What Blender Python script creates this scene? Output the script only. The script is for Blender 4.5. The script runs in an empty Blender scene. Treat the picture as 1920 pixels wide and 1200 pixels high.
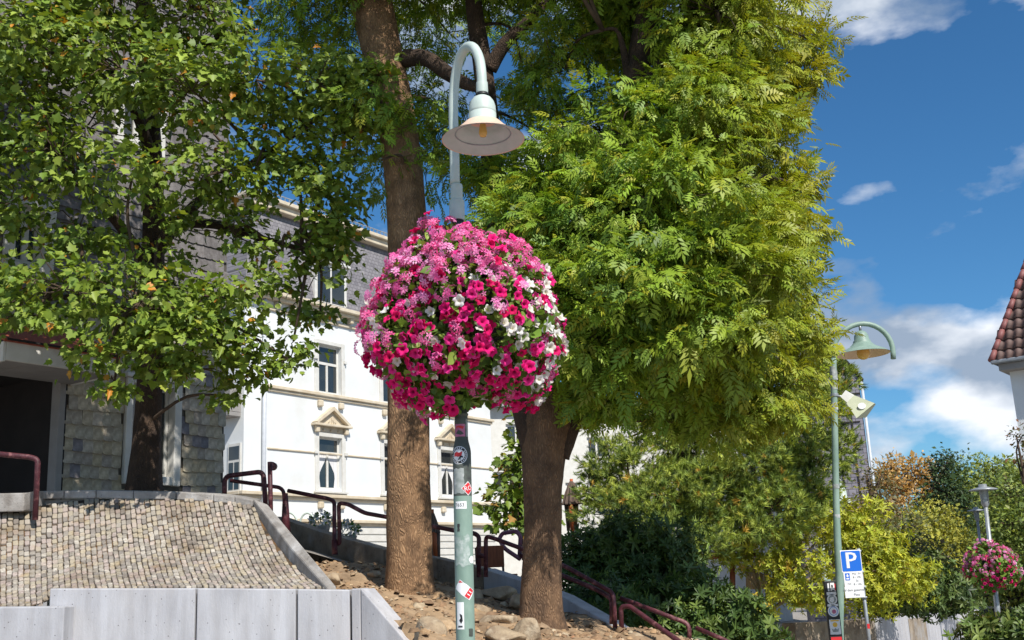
import bpy, bmesh, math, random
import numpy as np
from mathutils import Vector, Matrix
R = math.radians
random.seed(7)
rng = np.random.default_rng(11)
sc = bpy.context.scene
col = sc.collection

# ------------------------------------------------------------------ camera
FPX, PITCH, ROLL, EYE = 2000.0, R(13.5), R(2.7), 1.6
W_ = Vector((0, math.cos(PITCH), math.sin(PITCH)))
U0 = Vector((0, -math.sin(PITCH), math.cos(PITCH)))
R_ = Vector((1, 0, 0)) * math.cos(ROLL) - U0 * math.sin(ROLL)
U_ = U0 * math.cos(ROLL) + Vector((1, 0, 0)) * math.sin(ROLL)
CAM = Vector((0, 0, EYE))
cd = bpy.data.cameras.new('camera')
cd.sensor_width = 36.0
cd.lens = 36.0 * FPX / 1920.0
cd.clip_start = 0.1
cd.clip_end = 3000
co = bpy.data.objects.new('camera', cd)
col.objects.link(co)
m = Matrix((R_, U_, -W_)).transposed().to_4x4()
m.translation = CAM
co.matrix_world = m
sc.camera = co

# ------------------------------------------------------------------ sky, sun, exposure
SUN_EL = R(47)
SUN_H = Vector((0.50, -0.866, 0)).normalized()
SUN_DIR = SUN_H * math.cos(SUN_EL) + Vector((0, 0, math.sin(SUN_EL)))
wd = bpy.data.worlds.new('World')
sc.world = wd
wd.use_nodes = True
nt = wd.node_tree
nt.nodes.clear()
def wn(t, **k):
    n = nt.nodes.new(t)
    for a, b in k.items():
        setattr(n, a, b)
    return n
wo = wn('ShaderNodeOutputWorld')
bg = wn('ShaderNodeBackground')
bg.inputs['Strength'].default_value = 0.15
sky = wn('ShaderNodeTexSky', sky_type='NISHITA', sun_disc=False)
sky.sun_elevation = SUN_EL
sky.sun_rotation = math.atan2(SUN_H.x, SUN_H.y)
sky.altitude = 200
sky.air_density = 1.0
sky.dust_density = 0.3
sky.ozone_density = 3.0
hsv = wn('ShaderNodeHueSaturation')
hsv.inputs['Hue'].default_value = 0.492
hsv.inputs['Saturation'].default_value = 1.12
hsv.inputs['Value'].default_value = 0.46
nt.links.new(sky.outputs[0], hsv.inputs['Color'])
tc = wn('ShaderNodeTexCoord')
mp = wn('ShaderNodeMapping')
mp.inputs['Scale'].default_value = (1.0, 1.0, 1.9)
mp.inputs['Location'].default_value = (8.95, 6.7, 7.98)
nt.links.new(tc.outputs['Generated'], mp.inputs[0])
n1 = wn('ShaderNodeTexNoise')
n1.inputs['Scale'].default_value = 5.2
n1.inputs['Detail'].default_value = 9
n1.inputs['Roughness'].default_value = 0.5
nt.links.new(mp.outputs[0], n1.inputs['Vector'])
cr = wn('ShaderNodeValToRGB')
cr.color_ramp.elements[0].position = 0.50
cr.color_ramp.elements[1].position = 0.60
nt.links.new(n1.outputs[0], cr.inputs[0])
n2 = wn('ShaderNodeTexNoise')
n2.inputs['Scale'].default_value = 7.0
n2.inputs['Detail'].default_value = 6
nt.links.new(mp.outputs[0], n2.inputs['Vector'])
cc = wn('ShaderNodeValToRGB')
cc.color_ramp.elements[0].position = 0.44
cc.color_ramp.elements[0].color = (1.5, 1.9, 2.5, 1)
cc.color_ramp.elements[1].position = 0.60
cc.color_ramp.elements[1].color = (4.3, 4.5, 4.8, 1)
nt.links.new(n2.outputs[0], cc.inputs[0])
mx = wn('ShaderNodeMixRGB')
nt.links.new(cr.outputs[0], mx.inputs[0])
tint = wn('ShaderNodeMixRGB', blend_type='MULTIPLY')
tint.inputs[0].default_value = 1.0
tint.inputs[2].default_value = (0.56, 0.88, 1.12, 1)
nt.links.new(hsv.outputs[0], tint.inputs[1])
nt.links.new(tint.outputs[0], mx.inputs[1])
nt.links.new(cc.outputs[0], mx.inputs[2])
nt.links.new(mx.outputs[0], bg.inputs['Color'])
nt.links.new(bg.outputs[0], wo.inputs[0])

sl = bpy.data.lights.new('sun', 'SUN')
sl.energy = 3.7
sl.angle = R(0.53)
sl.color = (1.0, 0.955, 0.88)
so = bpy.data.objects.new('sun', sl)
col.objects.link(so)
so.rotation_euler = SUN_DIR.to_track_quat('Z', 'Y').to_euler()
so.location = (5, -10, 20)
sc.view_settings.view_transform = 'Standard'
sc.view_settings.look = 'None'
sc.view_settings.gamma = 1.0
sc.view_settings.use_curve_mapping = False
sc.view_settings.exposure = 0.62
sc.cycles.max_bounces = 6
sc.cycles.diffuse_bounces = 3
sc.cycles.transparent_max_bounces = 4
sc.cycles.use_denoising = True

# ------------------------------------------------------------------ helpers
def ray(px, py):
    return W_ + R_ * ((px - 960) / FPX) + U_ * ((600 - py) / FPX)
def at(px, py, Y):
    d = ray(px, py)
    return CAM + d * (Y / d.y)
def mpp(px, py, Y):                      # metres per photo pixel there
    return (at(px, py, Y) - CAM).dot(W_) / FPX
def atz(px, py, z):
    d = ray(px, py)
    return CAM + d * ((z - EYE) / d.z)
def lin(c):
    c = c / 255.0
    return c / 12.92 if c <= 0.04045 else ((c + 0.055) / 1.055) ** 2.4
def S(r, g, b):
    return (lin(r), lin(g), lin(b), 1.0)

class MB:
    def __init__(s):
        s.v, s.f, s.mi, s.sm = [], [], [], []
    def add(s, vs, fs, mi=0, smooth=False):
        o = len(s.v)
        s.v += [tuple(p) for p in vs]
        for f in fs:
            s.f.append(tuple(i + o for i in f))
            s.mi.append(mi)
            s.sm.append(smooth)
        return s
    def box(s, a, b, mi=0):
        x0, y0, z0 = a
        x1, y1, z1 = b
        return s.add([(x0,y0,z0),(x1,y0,z0),(x1,y1,z0),(x0,y1,z0),(x0,y0,z1),(x1,y0,z1),(x1,y1,z1),(x0,y1,z1)],
                     [(0,3,2,1),(4,5,6,7),(0,1,5,4),(1,2,6,5),(2,3,7,6),(3,0,4,7)], mi)
    def bevbox(s, a, b, e=0.01, mi=0):
        bm = bmesh.new()
        bmesh.ops.create_cube(bm, size=1)
        for v in bm.verts:
            v.co = Vector(((a[0]+b[0])/2 + v.co.x*(b[0]-a[0]), (a[1]+b[1])/2 + v.co.y*(b[1]-a[1]), (a[2]+b[2])/2 + v.co.z*(b[2]-a[2])))
        bmesh.ops.bevel(bm, geom=bm.edges[:], offset=e, segments=2, affect='EDGES', profile=0.5)
        bm.verts.index_update()
        s.add([v.co[:] for v in bm.verts], [[v.index for v in f.verts] for f in bm.faces], mi)
        bm.free()
        return s
    def tube(s, pts, rad, n=10, mi=0, caps=True, smooth=True, squash=None):
        pts = [Vector(p) for p in pts]
        if not hasattr(rad, '__len__'):
            rad = [rad] * len(pts)
        T = []
        for i in range(len(pts)):
            t = (pts[min(i+1, len(pts)-1)] - pts[max(i-1, 0)])
            T.append(t.normalized() if t.length > 1e-9 else Vector((0, 0, 1)))
        a = Vector((0, 0, 1)) if abs(T[0].z) < 0.9 else Vector((1, 0, 0))
        N = (a - T[0] * a.dot(T[0])).normalized()
        vs = []
        for i, p in enumerate(pts):
            N = (N - T[i] * N.dot(T[i])).normalized()
            B = T[i].cross(N)
            for k in range(n):
                an = 2 * math.pi * k / n
                vs.append(p + (N * math.cos(an) + B * math.sin(an)) * rad[i])
        fs = []
        for i in range(len(pts) - 1):
            for k in range(n):
                fs.append((i*n+k, i*n+(k+1) % n, (i+1)*n+(k+1) % n, (i+1)*n+k))
        s.add(vs, fs, mi, smooth)
        if caps:
            o = len(s.v) - len(vs)
            s.f.append(tuple(o + k for k in reversed(range(n))))
            s.f.append(tuple(o + (len(pts)-1)*n + k for k in range(n)))
            s.mi += [mi, mi]
            s.sm += [False, False]
        return s
    def lathe(s, prof, n=24, o=(0, 0, 0), mi=0, smooth=True):
        vs = []
        for r, z in prof:
            for k in range(n):
                an = 2 * math.pi * k / n
                vs.append((o[0] + r*math.cos(an), o[1] + r*math.sin(an), o[2] + z))
        fs = []
        for i in range(len(prof) - 1):
            for k in range(n):
                fs.append((i*n+k, i*n+(k+1) % n, (i+1)*n+(k+1) % n, (i+1)*n+k))
        return s.add(vs, fs, mi, smooth)
    def prism(s, poly, y0, y1, mi=0):            # poly in x,z extruded along y
        n = len(poly)
        vs = [(p[0], y0, p[1]) for p in poly] + [(p[0], y1, p[1]) for p in poly]
        fs = [tuple(range(n)), tuple(reversed(range(n, 2*n)))] + [(i, i+n, (i+1) % n + n, (i+1) % n) for i in range(n)]
        return s.add(vs, fs, mi)
    def mesh(s, name, mats):
        me = bpy.data.meshes.new(name)
        me.from_pydata(s.v, [], s.f)
        for mt in (mats if isinstance(mats, (list, tuple)) else [mats]):
            me.materials.append(mt)
        me.polygons.foreach_set('material_index', s.mi)
        me.polygons.foreach_set('use_smooth', s.sm)
        me.update()
        return me
    def build(s, name, mats, parent=None, recalc=True):
        me = s.mesh(name, mats)
        if recalc:
            bm = bmesh.new()
            bm.from_mesh(me)
            bmesh.ops.recalc_face_normals(bm, faces=bm.faces[:])
            bm.to_mesh(me)
            bm.free()
        return link(name, me, parent)

def link(name, me, parent=None):
    o = bpy.data.objects.new(name, me)
    col.objects.link(o)
    if parent:
        o.parent = parent
    return o
def tag(o, label=None, cat=None, group=None, kind=None):
    if label: o['label'] = label
    if cat: o['category'] = cat
    if group: o['group'] = group
    if kind: o['kind'] = kind
    return o
def empty(name, loc, rz=0, label=None, cat=None, group=None):
    o = link(name, None)
    o.location = loc
    o.rotation_euler = (0, 0, rz)
    return tag(o, label, cat, group)
def struct(o):
    o['kind'] = 'structure'
    return o
def fillet(pts, r=0.08, seg=5):
    pts = [Vector(p) for p in pts]
    out = [pts[0]]
    for a, b, c in zip(pts, pts[1:], pts[2:]):
        la, lc = (a-b).length, (c-b).length
        q = min(r, la*0.45, lc*0.45)
        p0, p1 = b + (a-b).normalized()*q, b + (c-b).normalized()*q
        for k in range(seg + 1):
            t = k / seg
            out.append(p0*(1-t)**2 + b*2*t*(1-t) + p1*t*t)
    out.append(pts[-1])
    return out
def smooth_path(pts, rad, sub=5):
    P = [Vector(p) for p in pts]
    Q, r = [], []
    for i in range(len(P) - 1):
        p0, p1, p2, p3 = P[max(i-1, 0)], P[i], P[i+1], P[min(i+2, len(P)-1)]
        for k in range(sub):
            t = k / sub
            Q.append(0.5*((2*p1) + (p2-p0)*t + (2*p0-5*p1+4*p2-p3)*t*t + (3*p1-p0-3*p2+p3)*t**3))
            r.append(rad[i]*(1-t) + rad[i+1]*t)
    Q.append(P[-1])
    r.append(rad[-1])
    return Q, r
def copy_tree(o, parent=None):
    c = o.copy()
    col.objects.link(c)
    c.parent = parent
    for ch in o.children:
        copy_tree(ch, c)
    return c

# ------------------------------------------------------------------ materials
def mat(name, c=(0.5, 0.5, 0.5, 1), rough=0.6, c2=None, scale=6.0, detail=6, bump=0.0, bscale=None, metal=0.0,
        stretch=(1, 1, 1), c3=None, s3=1.5, spec=0.5, lo=0.35, hi=0.65, attr=None, coord='Object'):
    mt = bpy.data.materials.new(name)
    mt.use_nodes = True
    t = mt.node_tree
    b = t.nodes['Principled BSDF']
    b.inputs['Roughness'].default_value = rough
    b.inputs['Metallic'].default_value = metal
    b.inputs['Specular IOR Level'].default_value = spec
    b.inputs['Base Color'].default_value = c
    L = t.links.new
    tcn = t.nodes.new('ShaderNodeTexCoord')
    mpn = t.nodes.new('ShaderNodeMapping')
    mpn.inputs['Scale'].default_value = stretch
    L(tcn.outputs[coord], mpn.inputs[0])
    out = None
    def noise(sv, det=detail, rg=0.6):
        n = t.nodes.new('ShaderNodeTexNoise')
        n.inputs['Scale'].default_value = sv
        n.inputs['Detail'].default_value = det
        n.inputs['Roughness'].default_value = rg
        L(mpn.outputs[0], n.inputs['Vector'])
        return n
    def ramp(src, a, bb):
        r = t.nodes.new('ShaderNodeValToRGB')
        r.color_ramp.elements[0].position = a
        r.color_ramp.elements[1].position = bb
        L(src, r.inputs[0])
        return r
    if attr:
        an = t.nodes.new('ShaderNodeAttribute')
        an.attribute_name = attr
        out = an.outputs['Color']
    if c2:
        n = noise(scale)
        r = ramp(n.outputs[0], lo, hi)
        mxn = t.nodes.new('ShaderNodeMixRGB')
        L(r.outputs[0], mxn.inputs[0])
        if attr:
            mxn.blend_type = 'MULTIPLY'
            L(out, mxn.inputs[1])
        else:
            mxn.inputs[1].default_value = c
        mxn.inputs[2].default_value = c2
        out = mxn.outputs[0]
    if c3:
        n = noise(s3, 5)
        r = ramp(n.outputs[0], 0.52, 0.68)
        mxn = t.nodes.new('ShaderNodeMixRGB')
        L(r.outputs[0], mxn.inputs[0])
        if out: L(out, mxn.inputs[1])
        else: mxn.inputs[1].default_value = c
        mxn.inputs[2].default_value = c3
        out = mxn.outputs[0]
    if out:
        L(out, b.inputs['Base Color'])
    if bump:
        n = noise(bscale or scale*3, 8)
        bn = t.nodes.new('ShaderNodeBump')
        bn.inputs['Strength'].default_value = bump
        bn.inputs['Distance'].default_value = 0.02
        L(n.outputs[0], bn.inputs['Height'])
        L(bn.outputs[0], b.inputs['Normal'])
    return mt

def leafmat(name, rough=0.5, trans=0.28, tint=(1.25, 1.15, 0.45, 1), spec=0.35):
    mt = bpy.data.materials.new(name)
    mt.use_nodes = True
    t = mt.node_tree
    b = t.nodes['Principled BSDF']
    b.inputs['Roughness'].default_value = rough
    b.inputs['Specular IOR Level'].default_value = spec
    an = t.nodes.new('ShaderNodeAttribute')
    an.attribute_name = 'col'
    t.links.new(an.outputs['Color'], b.inputs['Base Color'])
    if trans:
        tr = t.nodes.new('ShaderNodeBsdfTranslucent')
        mu = t.nodes.new('ShaderNodeMixRGB')
        mu.blend_type = 'MULTIPLY'
        mu.inputs[0].default_value = 1
        mu.inputs[2].default_value = tint
        t.links.new(an.outputs['Color'], mu.inputs[1])
        t.links.new(mu.outputs[0], tr.inputs['Color'])
        ms = t.nodes.new('ShaderNodeMixShader')
        ms.inputs[0].default_value = trans
        t.links.new(b.outputs[0], ms.inputs[1])
        t.links.new(tr.outputs[0], ms.inputs[2])
        t.links.new(ms.outputs[0], t.nodes['Material Output'].inputs['Surface'])
    return mt

def barkmat(name, c, c2, vscale=46.0, depth=0.02):
    mt = mat(name, c, 0.9, c2, scale=5, bump=0)
    t = mt.node_tree
    b = t.nodes['Principled BSDF']
    L = t.links.new
    tcn = t.nodes.new('ShaderNodeTexCoord')
    mpn = t.nodes.new('ShaderNodeMapping')
    mpn.inputs['Scale'].default_value = (1, 1, 0.33)
    L(tcn.outputs['Object'], mpn.inputs[0])
    nz = t.nodes.new('ShaderNodeTexNoise')
    nz.inputs['Scale'].default_value = 9
    L(mpn.outputs[0], nz.inputs['Vector'])
    ad = t.nodes.new('ShaderNodeMixRGB')
    ad.inputs[0].default_value = 0.14
    L(mpn.outputs[0], ad.inputs[1])
    L(nz.outputs['Color'], ad.inputs[2])
    vo = t.nodes.new('ShaderNodeTexVoronoi')
    vo.feature = 'DISTANCE_TO_EDGE'
    vo.inputs['Scale'].default_value = vscale
    L(ad.outputs[0], vo.inputs['Vector'])
    rp = t.nodes.new('ShaderNodeValToRGB')
    rp.color_ramp.elements[0].position = 0.0
    rp.color_ramp.elements[0].color = (0.42, 0.38, 0.34, 1)
    rp.color_ramp.elements[1].position = 0.4
    L(vo.outputs['Distance'], rp.inputs[0])
    src = b.inputs['Base Color'].links[0].from_socket
    mu = t.nodes.new('ShaderNodeMixRGB')
    mu.blend_type = 'MULTIPLY'
    mu.inputs[0].default_value = 0.8
    L(src, mu.inputs[1])
    L(rp.outputs[0], mu.inputs[2])
    L(mu.outputs[0], b.inputs['Base Color'])
    bn = t.nodes.new('ShaderNodeBump')
    bn.inputs['Strength'].default_value = 0.9
    bn.inputs['Distance'].default_value = depth
    L(rp.outputs[0], bn.inputs['Height'])
    L(bn.outputs[0], b.inputs['Normal'])
    return mt

M = {}
M['asphalt'] = mat('light_paving', S(158, 152, 144), 0.9, S(136, 130, 124), 3, bump=0.3, bscale=120)
M['concrete'] = mat('smooth_concrete', S(190, 190, 194), 0.8, S(168, 168, 173), 2.2, bump=0.15, bscale=60, c3=S(186, 184, 186), s3=0.9, stretch=(1, 1, 0.45))
M['concrete_top'] = mat('weathered_concrete', S(168, 164, 160), 0.85, S(128, 122, 116), 5, bump=0.4, bscale=40, c3=S(190, 188, 186), s3=2.5)
M['concrete_dark'] = mat('stained_shaded_concrete', S(164, 150, 132), 0.9, S(120, 106, 90), 3.5, bump=0.3, bscale=30, c3=S(158, 154, 150), s3=1.4)
def concrete_wear(mt):
    t = mt.node_tree
    b = t.nodes['Principled BSDF']
    L = t.links.new
    g = t.nodes.new('ShaderNodeNewGeometry')
    mp_ = t.nodes.new('ShaderNodeMapping')
    mp_.inputs['Scale'].default_value = (5, 5, .5)
    L(g.outputs['Position'], mp_.inputs[0])
    n = t.nodes.new('ShaderNodeTexNoise')
    n.inputs['Scale'].default_value = 1.6
    n.inputs['Detail'].default_value = 7
    n.inputs['Roughness'].default_value = .65
    L(mp_.outputs[0], n.inputs['Vector'])
    r = t.nodes.new('ShaderNodeValToRGB')
    r.color_ramp.elements[0].position = .38
    r.color_ramp.elements[0].color = (.66, .63, .60, 1)
    r.color_ramp.elements[1].position = .62
    L(n.outputs[0], r.inputs[0])
    v = t.nodes.new('ShaderNodeTexVoronoi')
    v.inputs['Scale'].default_value = 16
    v.inputs['Randomness'].default_value = 1
    L(g.outputs['Position'], v.inputs['Vector'])
    r2 = t.nodes.new('ShaderNodeValToRGB')
    r2.color_ramp.elements[0].position = .07
    r2.color_ramp.elements[0].color = (.30, .28, .27, 1)
    r2.color_ramp.elements[1].position = .12
    L(v.outputs['Distance'], r2.inputs[0])
    src = b.inputs['Base Color'].links[0].from_socket
    for rr, f in ((r, .5), (r2, .9)):
        mu = t.nodes.new('ShaderNodeMixRGB')
        mu.blend_type = 'MULTIPLY'
        mu.inputs[0].default_value = f
        L(src, mu.inputs[1])
        L(rr.outputs[0], mu.inputs[2])
        src = mu.outputs[0]
    L(src, b.inputs['Base Color'])
for k_ in ('concrete', 'concrete_top', 'concrete_dark'):
    concrete_wear(M[k_])
M['joint'] = mat('dark_joint', S(54, 46, 42), 0.95, S(30, 26, 24), 20)
M['mortar'] = mat('sandy_joint', S(88, 72, 52), 0.95, S(52, 46, 38), 6, bump=0.4, bscale=80, c3=S(118, 84, 46), s3=2.0)
M['cobble'] = mat('granite_cobble', rough=0.85, attr='col', c2=(0.62, 0.60, 0.58, 1), scale=28, bump=0.35, bscale=90, c3=None)
def world_stain(mt, scale, c, lo=.5, hi=.72, fac=1.0):
    t = mt.node_tree
    b = t.nodes['Principled BSDF']
    g = t.nodes.new('ShaderNodeNewGeometry')
    n = t.nodes.new('ShaderNodeTexNoise')
    n.inputs['Scale'].default_value = scale
    n.inputs['Detail'].default_value = 5
    t.links.new(g.outputs['Position'], n.inputs['Vector'])
    r = t.nodes.new('ShaderNodeValToRGB')
    r.color_ramp.elements[0].position = lo
    r.color_ramp.elements[1].position = hi
    r.color_ramp.elements[1].color = (fac, fac, fac, 1)
    t.links.new(n.outputs[0], r.inputs[0])
    mu = t.nodes.new('ShaderNodeMixRGB')
    mu.blend_type = 'MULTIPLY'
    t.links.new(r.outputs[0], mu.inputs[0])
    t.links.new(b.inputs['Base Color'].links[0].from_socket, mu.inputs[1])
    mu.inputs[2].default_value = c
    t.links.new(mu.outputs[0], b.inputs['Base Color'])
world_stain(M['cobble'], 1.6, (.62, .55, .48, 1))
world_stain(M['cobble'], 5.0, (.90, .80, .62, 1), .58, .72)
M['slate'] = mat('roof_slate', rough=0.7, attr='col', c2=(0.62, 0.6, 0.58, 1), scale=14, bump=0.25, bscale=60)
M['soil'] = mat('dry_soil', S(164, 138, 108), 0.95, S(120, 98, 74), 4, bump=0.8, bscale=25, c3=S(168, 140, 108), s3=1.3)
M['rubble'] = mat('stone_chips', rough=0.9, attr='col', c2=(0.7, 0.68, 0.64, 1), scale=30, bump=0.3)
M['boulder'] = mat('sandstone_boulder', S(176, 156, 128), 0.9, S(136, 116, 94), 6, bump=0.9, bscale=22, c3=S(192, 176, 150), s3=4)
M['rail'] = mat('maroon_paint', S(86, 35, 45), 0.55, S(62, 26, 32), 16, bump=0.25, bscale=50, c3=S(142, 92, 92), s3=11)
M['rail_pale'] = mat('faded_maroon_paint', S(150, 96, 118), 0.5, S(122, 74, 92), 10)
M['lamp'] = mat('pale_green_paint', S(192, 203, 195), 0.45, S(180, 193, 184), 9, bump=0.03)
M['pole'] = mat('green_pole_paint', S(134, 156, 143), 0.5, S(116, 140, 127), 7, bump=0.06, bscale=50, c3=S(140, 162, 148), s3=5, stretch=(1, 1, 0.5))
M['pole_dark'] = mat('dark_pole_paint', S(62, 66, 60), 0.6, S(84, 92, 84), 9, c3=S(50, 46, 46), s3=8)
M['reflector'] = mat('beige_reflector', S(226, 196, 172), 0.45, S(216, 184, 160), 5)
M['lens'] = mat('amber_lens', S(160, 132, 110), 0.12, S(150, 122, 100), 4, spec=0.8)
M['bulb'] = mat('amber_bulb', S(224, 180, 96), 0.2)
M['black'] = mat('black_rubber', S(30, 30, 32), 0.5)
M['metal'] = mat('galvanised_steel', S(168, 172, 174), 0.4, S(140, 145, 150), 8, metal=0.4)
M['white'] = mat('white_paint', S(214, 212, 206), 0.5, S(202, 199, 191), 4, bump=0.03)
M['stucco'] = mat('white_stucco', S(222, 224, 223), 0.85, S(213, 216, 217), 0.7, bump=0.10, bscale=50, c3=S(212, 211, 206), s3=0.35)
M['trim'] = mat('cream_trim', S(210, 198, 176), 0.8, S(192, 176, 150), 2.5, bump=0.05)
M['downpipe'] = mat('zinc_pipe', S(196, 200, 206), 0.5, S(182, 186, 192), 6)
M['glass'] = mat('window_glass', S(38, 42, 44), 0.06, S(54, 56, 52), 1.2, spec=0.9)
M['curtain'] = mat('white_curtain', S(226, 224, 222), 0.9, S(200, 198, 198), 9, stretch=(4, 4, 0.4))
M['roofslate'] = None
M['underslate'] = mat('slate_backing', S(96, 90, 82), 0.9, S(70, 66, 60), 6)
M['soffit'] = mat('grey_soffit', S(150, 146, 142), 0.8, S(138, 134, 130), 3)
M['redroof'] = mat('red_metal_roof', S(176, 92, 70), 0.6, S(150, 74, 56), 4)
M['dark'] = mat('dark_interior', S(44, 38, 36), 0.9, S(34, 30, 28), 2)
M['wood'] = mat('red_brown_wood', S(150, 84, 52), 0.7, S(120, 64, 40), 6, stretch=(6, 6, 0.6), bump=0.1)
M['reed'] = mat('reed_mat', S(184, 158, 108), 0.85, S(150, 122, 78), 8, stretch=(8, 8, 0.5))
M['parasol'] = mat('brown_canvas', S(112, 94, 84), 0.9, S(94, 78, 70), 6)
M['orange'] = mat('orange_wood', S(190, 96, 44), 0.6, S(160, 78, 36), 6)
M['tile'] = mat('brown_roof_tile', S(110, 84, 76), 0.65, S(92, 70, 62), 7, bump=0.15)
M['ridge'] = mat('red_hip_tile', S(140, 84, 80), 0.6, S(120, 72, 68), 7)
M['signblue'] = mat('sign_blue', S(26, 104, 206), 0.35)
M['signwhite'] = mat('sign_white', S(232, 232, 232), 0.35)
M['signtext'] = mat('sign_print', S(70, 72, 74), 0.5)
M['red'] = mat('sticker_red', S(206, 44, 48), 0.45)
M['pink'] = mat('sticker_pink', S(196, 120, 150), 0.5, S(176, 90, 126), 20)
M['paper'] = mat('torn_grey_paper', S(168, 172, 170), 0.85, S(130, 138, 134), 18, c3=S(196, 198, 196), s3=12)
M['residue'] = mat('paint_residue', S(164, 176, 170), 0.8, S(124, 146, 134), 26, c3=S(190, 196, 192), s3=16)
M['yellow'] = mat('sticker_yellow', S(236, 186, 60), 0.5)
M['box_green'] = mat('pale_olive_plastic', S(186, 190, 160), 0.5, S(174, 178, 148), 4)
M['car'] = mat('silver_car_paint', S(206, 208, 210), 0.25, metal=0.3)
M['leaf'] = leafmat('tree_leaf')
M['leaf_gloss'] = leafmat('glossy_leaf', rough=0.45, trans=0.15, spec=0.3)
M['needle'] = leafmat('pine_needle', rough=0.6, trans=0.1)
M['petal'] = leafmat('flower_petal', rough=0.6, trans=0.30, tint=(1.1, 1.0, 1.05, 1), spec=0.15)
M['bark'] = barkmat('ash_bark', S(184, 146, 108), S(134, 104, 76))
M['bark_mid'] = barkmat('brown_bark', S(150, 118, 88), S(106, 82, 62), 50)
M['bark_dark'] = barkmat('dark_bark', S(96, 76, 60), S(66, 52, 42), 56)
M['twig'] = mat('twig_bark', S(92, 74, 58), 0.9, S(64, 52, 42), 8)
M['paletwig'] = mat('pale_twig', S(150, 132, 100), 0.9, S(112, 98, 74), 8)
M['grass'] = mat('hill_grass', S(92, 108, 50), 0.95, S(70, 84, 38), 0.6)
M['cellar'] = mat('terrace_paving', S(150, 142, 132), 0.9, S(120, 114, 106), 3)

def slate_course_mat(name, c, c2, sc_=7.0):
    mt = mat(name, c, 0.75, c2, 1.2, bump=0)
    t = mt.node_tree
    b = t.nodes['Principled BSDF']
    L = t.links.new
    tcn = t.nodes.new('ShaderNodeTexCoord')
    mp_ = t.nodes.new('ShaderNodeMapping')
    mp_.inputs['Rotation'].default_value = (R(90), 0, 0)
    L(tcn.outputs['Object'], mp_.inputs[0])
    br = t.nodes.new('ShaderNodeTexBrick')
    br.inputs['Scale'].default_value = sc_
    br.inputs['Color1'].default_value = (1, 1, 1, 1)
    br.inputs['Color2'].default_value = (0.72, 0.72, 0.74, 1)
    br.inputs['Mortar'].default_value = (0.35, 0.35, 0.36, 1)
    br.inputs['Mortar Size'].default_value = 0.05
    br.inputs['Brick Width'].default_value = 1.0
    br.inputs['Row Height'].default_value = 0.8
    L(mp_.outputs[0], br.inputs['Vector'])
    src = b.inputs['Base Color'].links[0].from_socket
    mu = t.nodes.new('ShaderNodeMixRGB')
    mu.blend_type = 'MULTIPLY'
    mu.inputs[0].default_value = 1
    L(src, mu.inputs[1])
    L(br.outputs['Color'], mu.inputs[2])
    L(mu.outputs[0], b.inputs['Base Color'])
    bn = t.nodes.new('ShaderNodeBump')
    bn.inputs['Strength'].default_value = 0.5
    L(br.outputs['Fac'], bn.inputs['Height'])
    bn.invert = True
    L(bn.outputs[0], b.inputs['Normal'])
    return mt
M['roofslate'] = slate_course_mat('grey_slate_courses', S(140, 136, 138), S(120, 116, 120), 5.0)
M['gableslate'] = slate_course_mat('gable_slate_courses', S(150, 146, 156), S(130, 126, 136), 3.2)

# ------------------------------------------------------------------ vectorised scatter of small faces (leaves, petals, chips)
def unit(a):
    return a / np.maximum(np.linalg.norm(a, axis=1, keepdims=True), 1e-9)
def scatter_mesh(name, tv, tf, P, A, N, Sz, C, mt, tcol=None, smooth=False, vary=0.28):
    tv = np.asarray(tv, float)
    n, k = len(P), len(tv)
    X = unit(A)
    Z = unit(N - (N * X).sum(1, keepdims=True) * X)
    Yv = np.cross(Z, X)
    Sz = np.asarray(Sz, float).reshape(-1, 1, 1)
    V = P[:, None, :] + Sz * (tv[None, :, 0:1]*X[:, None, :] + tv[None, :, 1:2]*Yv[:, None, :] + tv[None, :, 2:3]*Z[:, None, :])
    if vary:
        cu = rng.normal(0, vary, (n, 1, 1))
        tw = rng.normal(0, vary*1.4, (n, 1, 1))
        x_, y_ = tv[None, :, 0:1], tv[None, :, 1:2]
        V = V + Sz * (cu*x_*x_ + tw*x_*y_) * Z[:, None, :] + Sz * y_*rng.normal(0, vary, (n, 1, 1))*Yv[:, None, :]
    ls = np.array([len(f) for f in tf])
    flat = np.concatenate([np.array(f) for f in tf])
    loops = (flat[None, :] + (np.arange(n) * k)[:, None]).ravel()
    tot = np.tile(ls, n)
    start = np.concatenate([[0], np.cumsum(tot)[:-1]])
    me = bpy.data.meshes.new(name)
    me.vertices.add(n * k)
    me.vertices.foreach_set('co', V.ravel().astype(np.float32))
    me.loops.add(len(loops))
    me.loops.foreach_set('vertex_index', loops.astype(np.int32))
    me.polygons.add(len(tot))
    me.polygons.foreach_set('loop_start', start.astype(np.int32))
    me.polygons.foreach_set('loop_total', tot.astype(np.int32))
    if smooth:
        me.polygons.foreach_set('use_smooth', np.ones(len(tot), bool))
    ca = me.attributes.new('col', 'FLOAT_COLOR', 'POINT')
    CC = np.ones((n, k, 4), np.float32)
    CC[:, :, :3] = np.asarray(C)[:, None, :]
    if tcol is not None:
        CC[:, :, :3] *= np.asarray(tcol)[None, :, :]
    ca.data.foreach_set('color', CC.ravel())
    me.materials.append(mt)
    me.update(calc_edges=True)
    me.validate()
    return me

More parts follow.
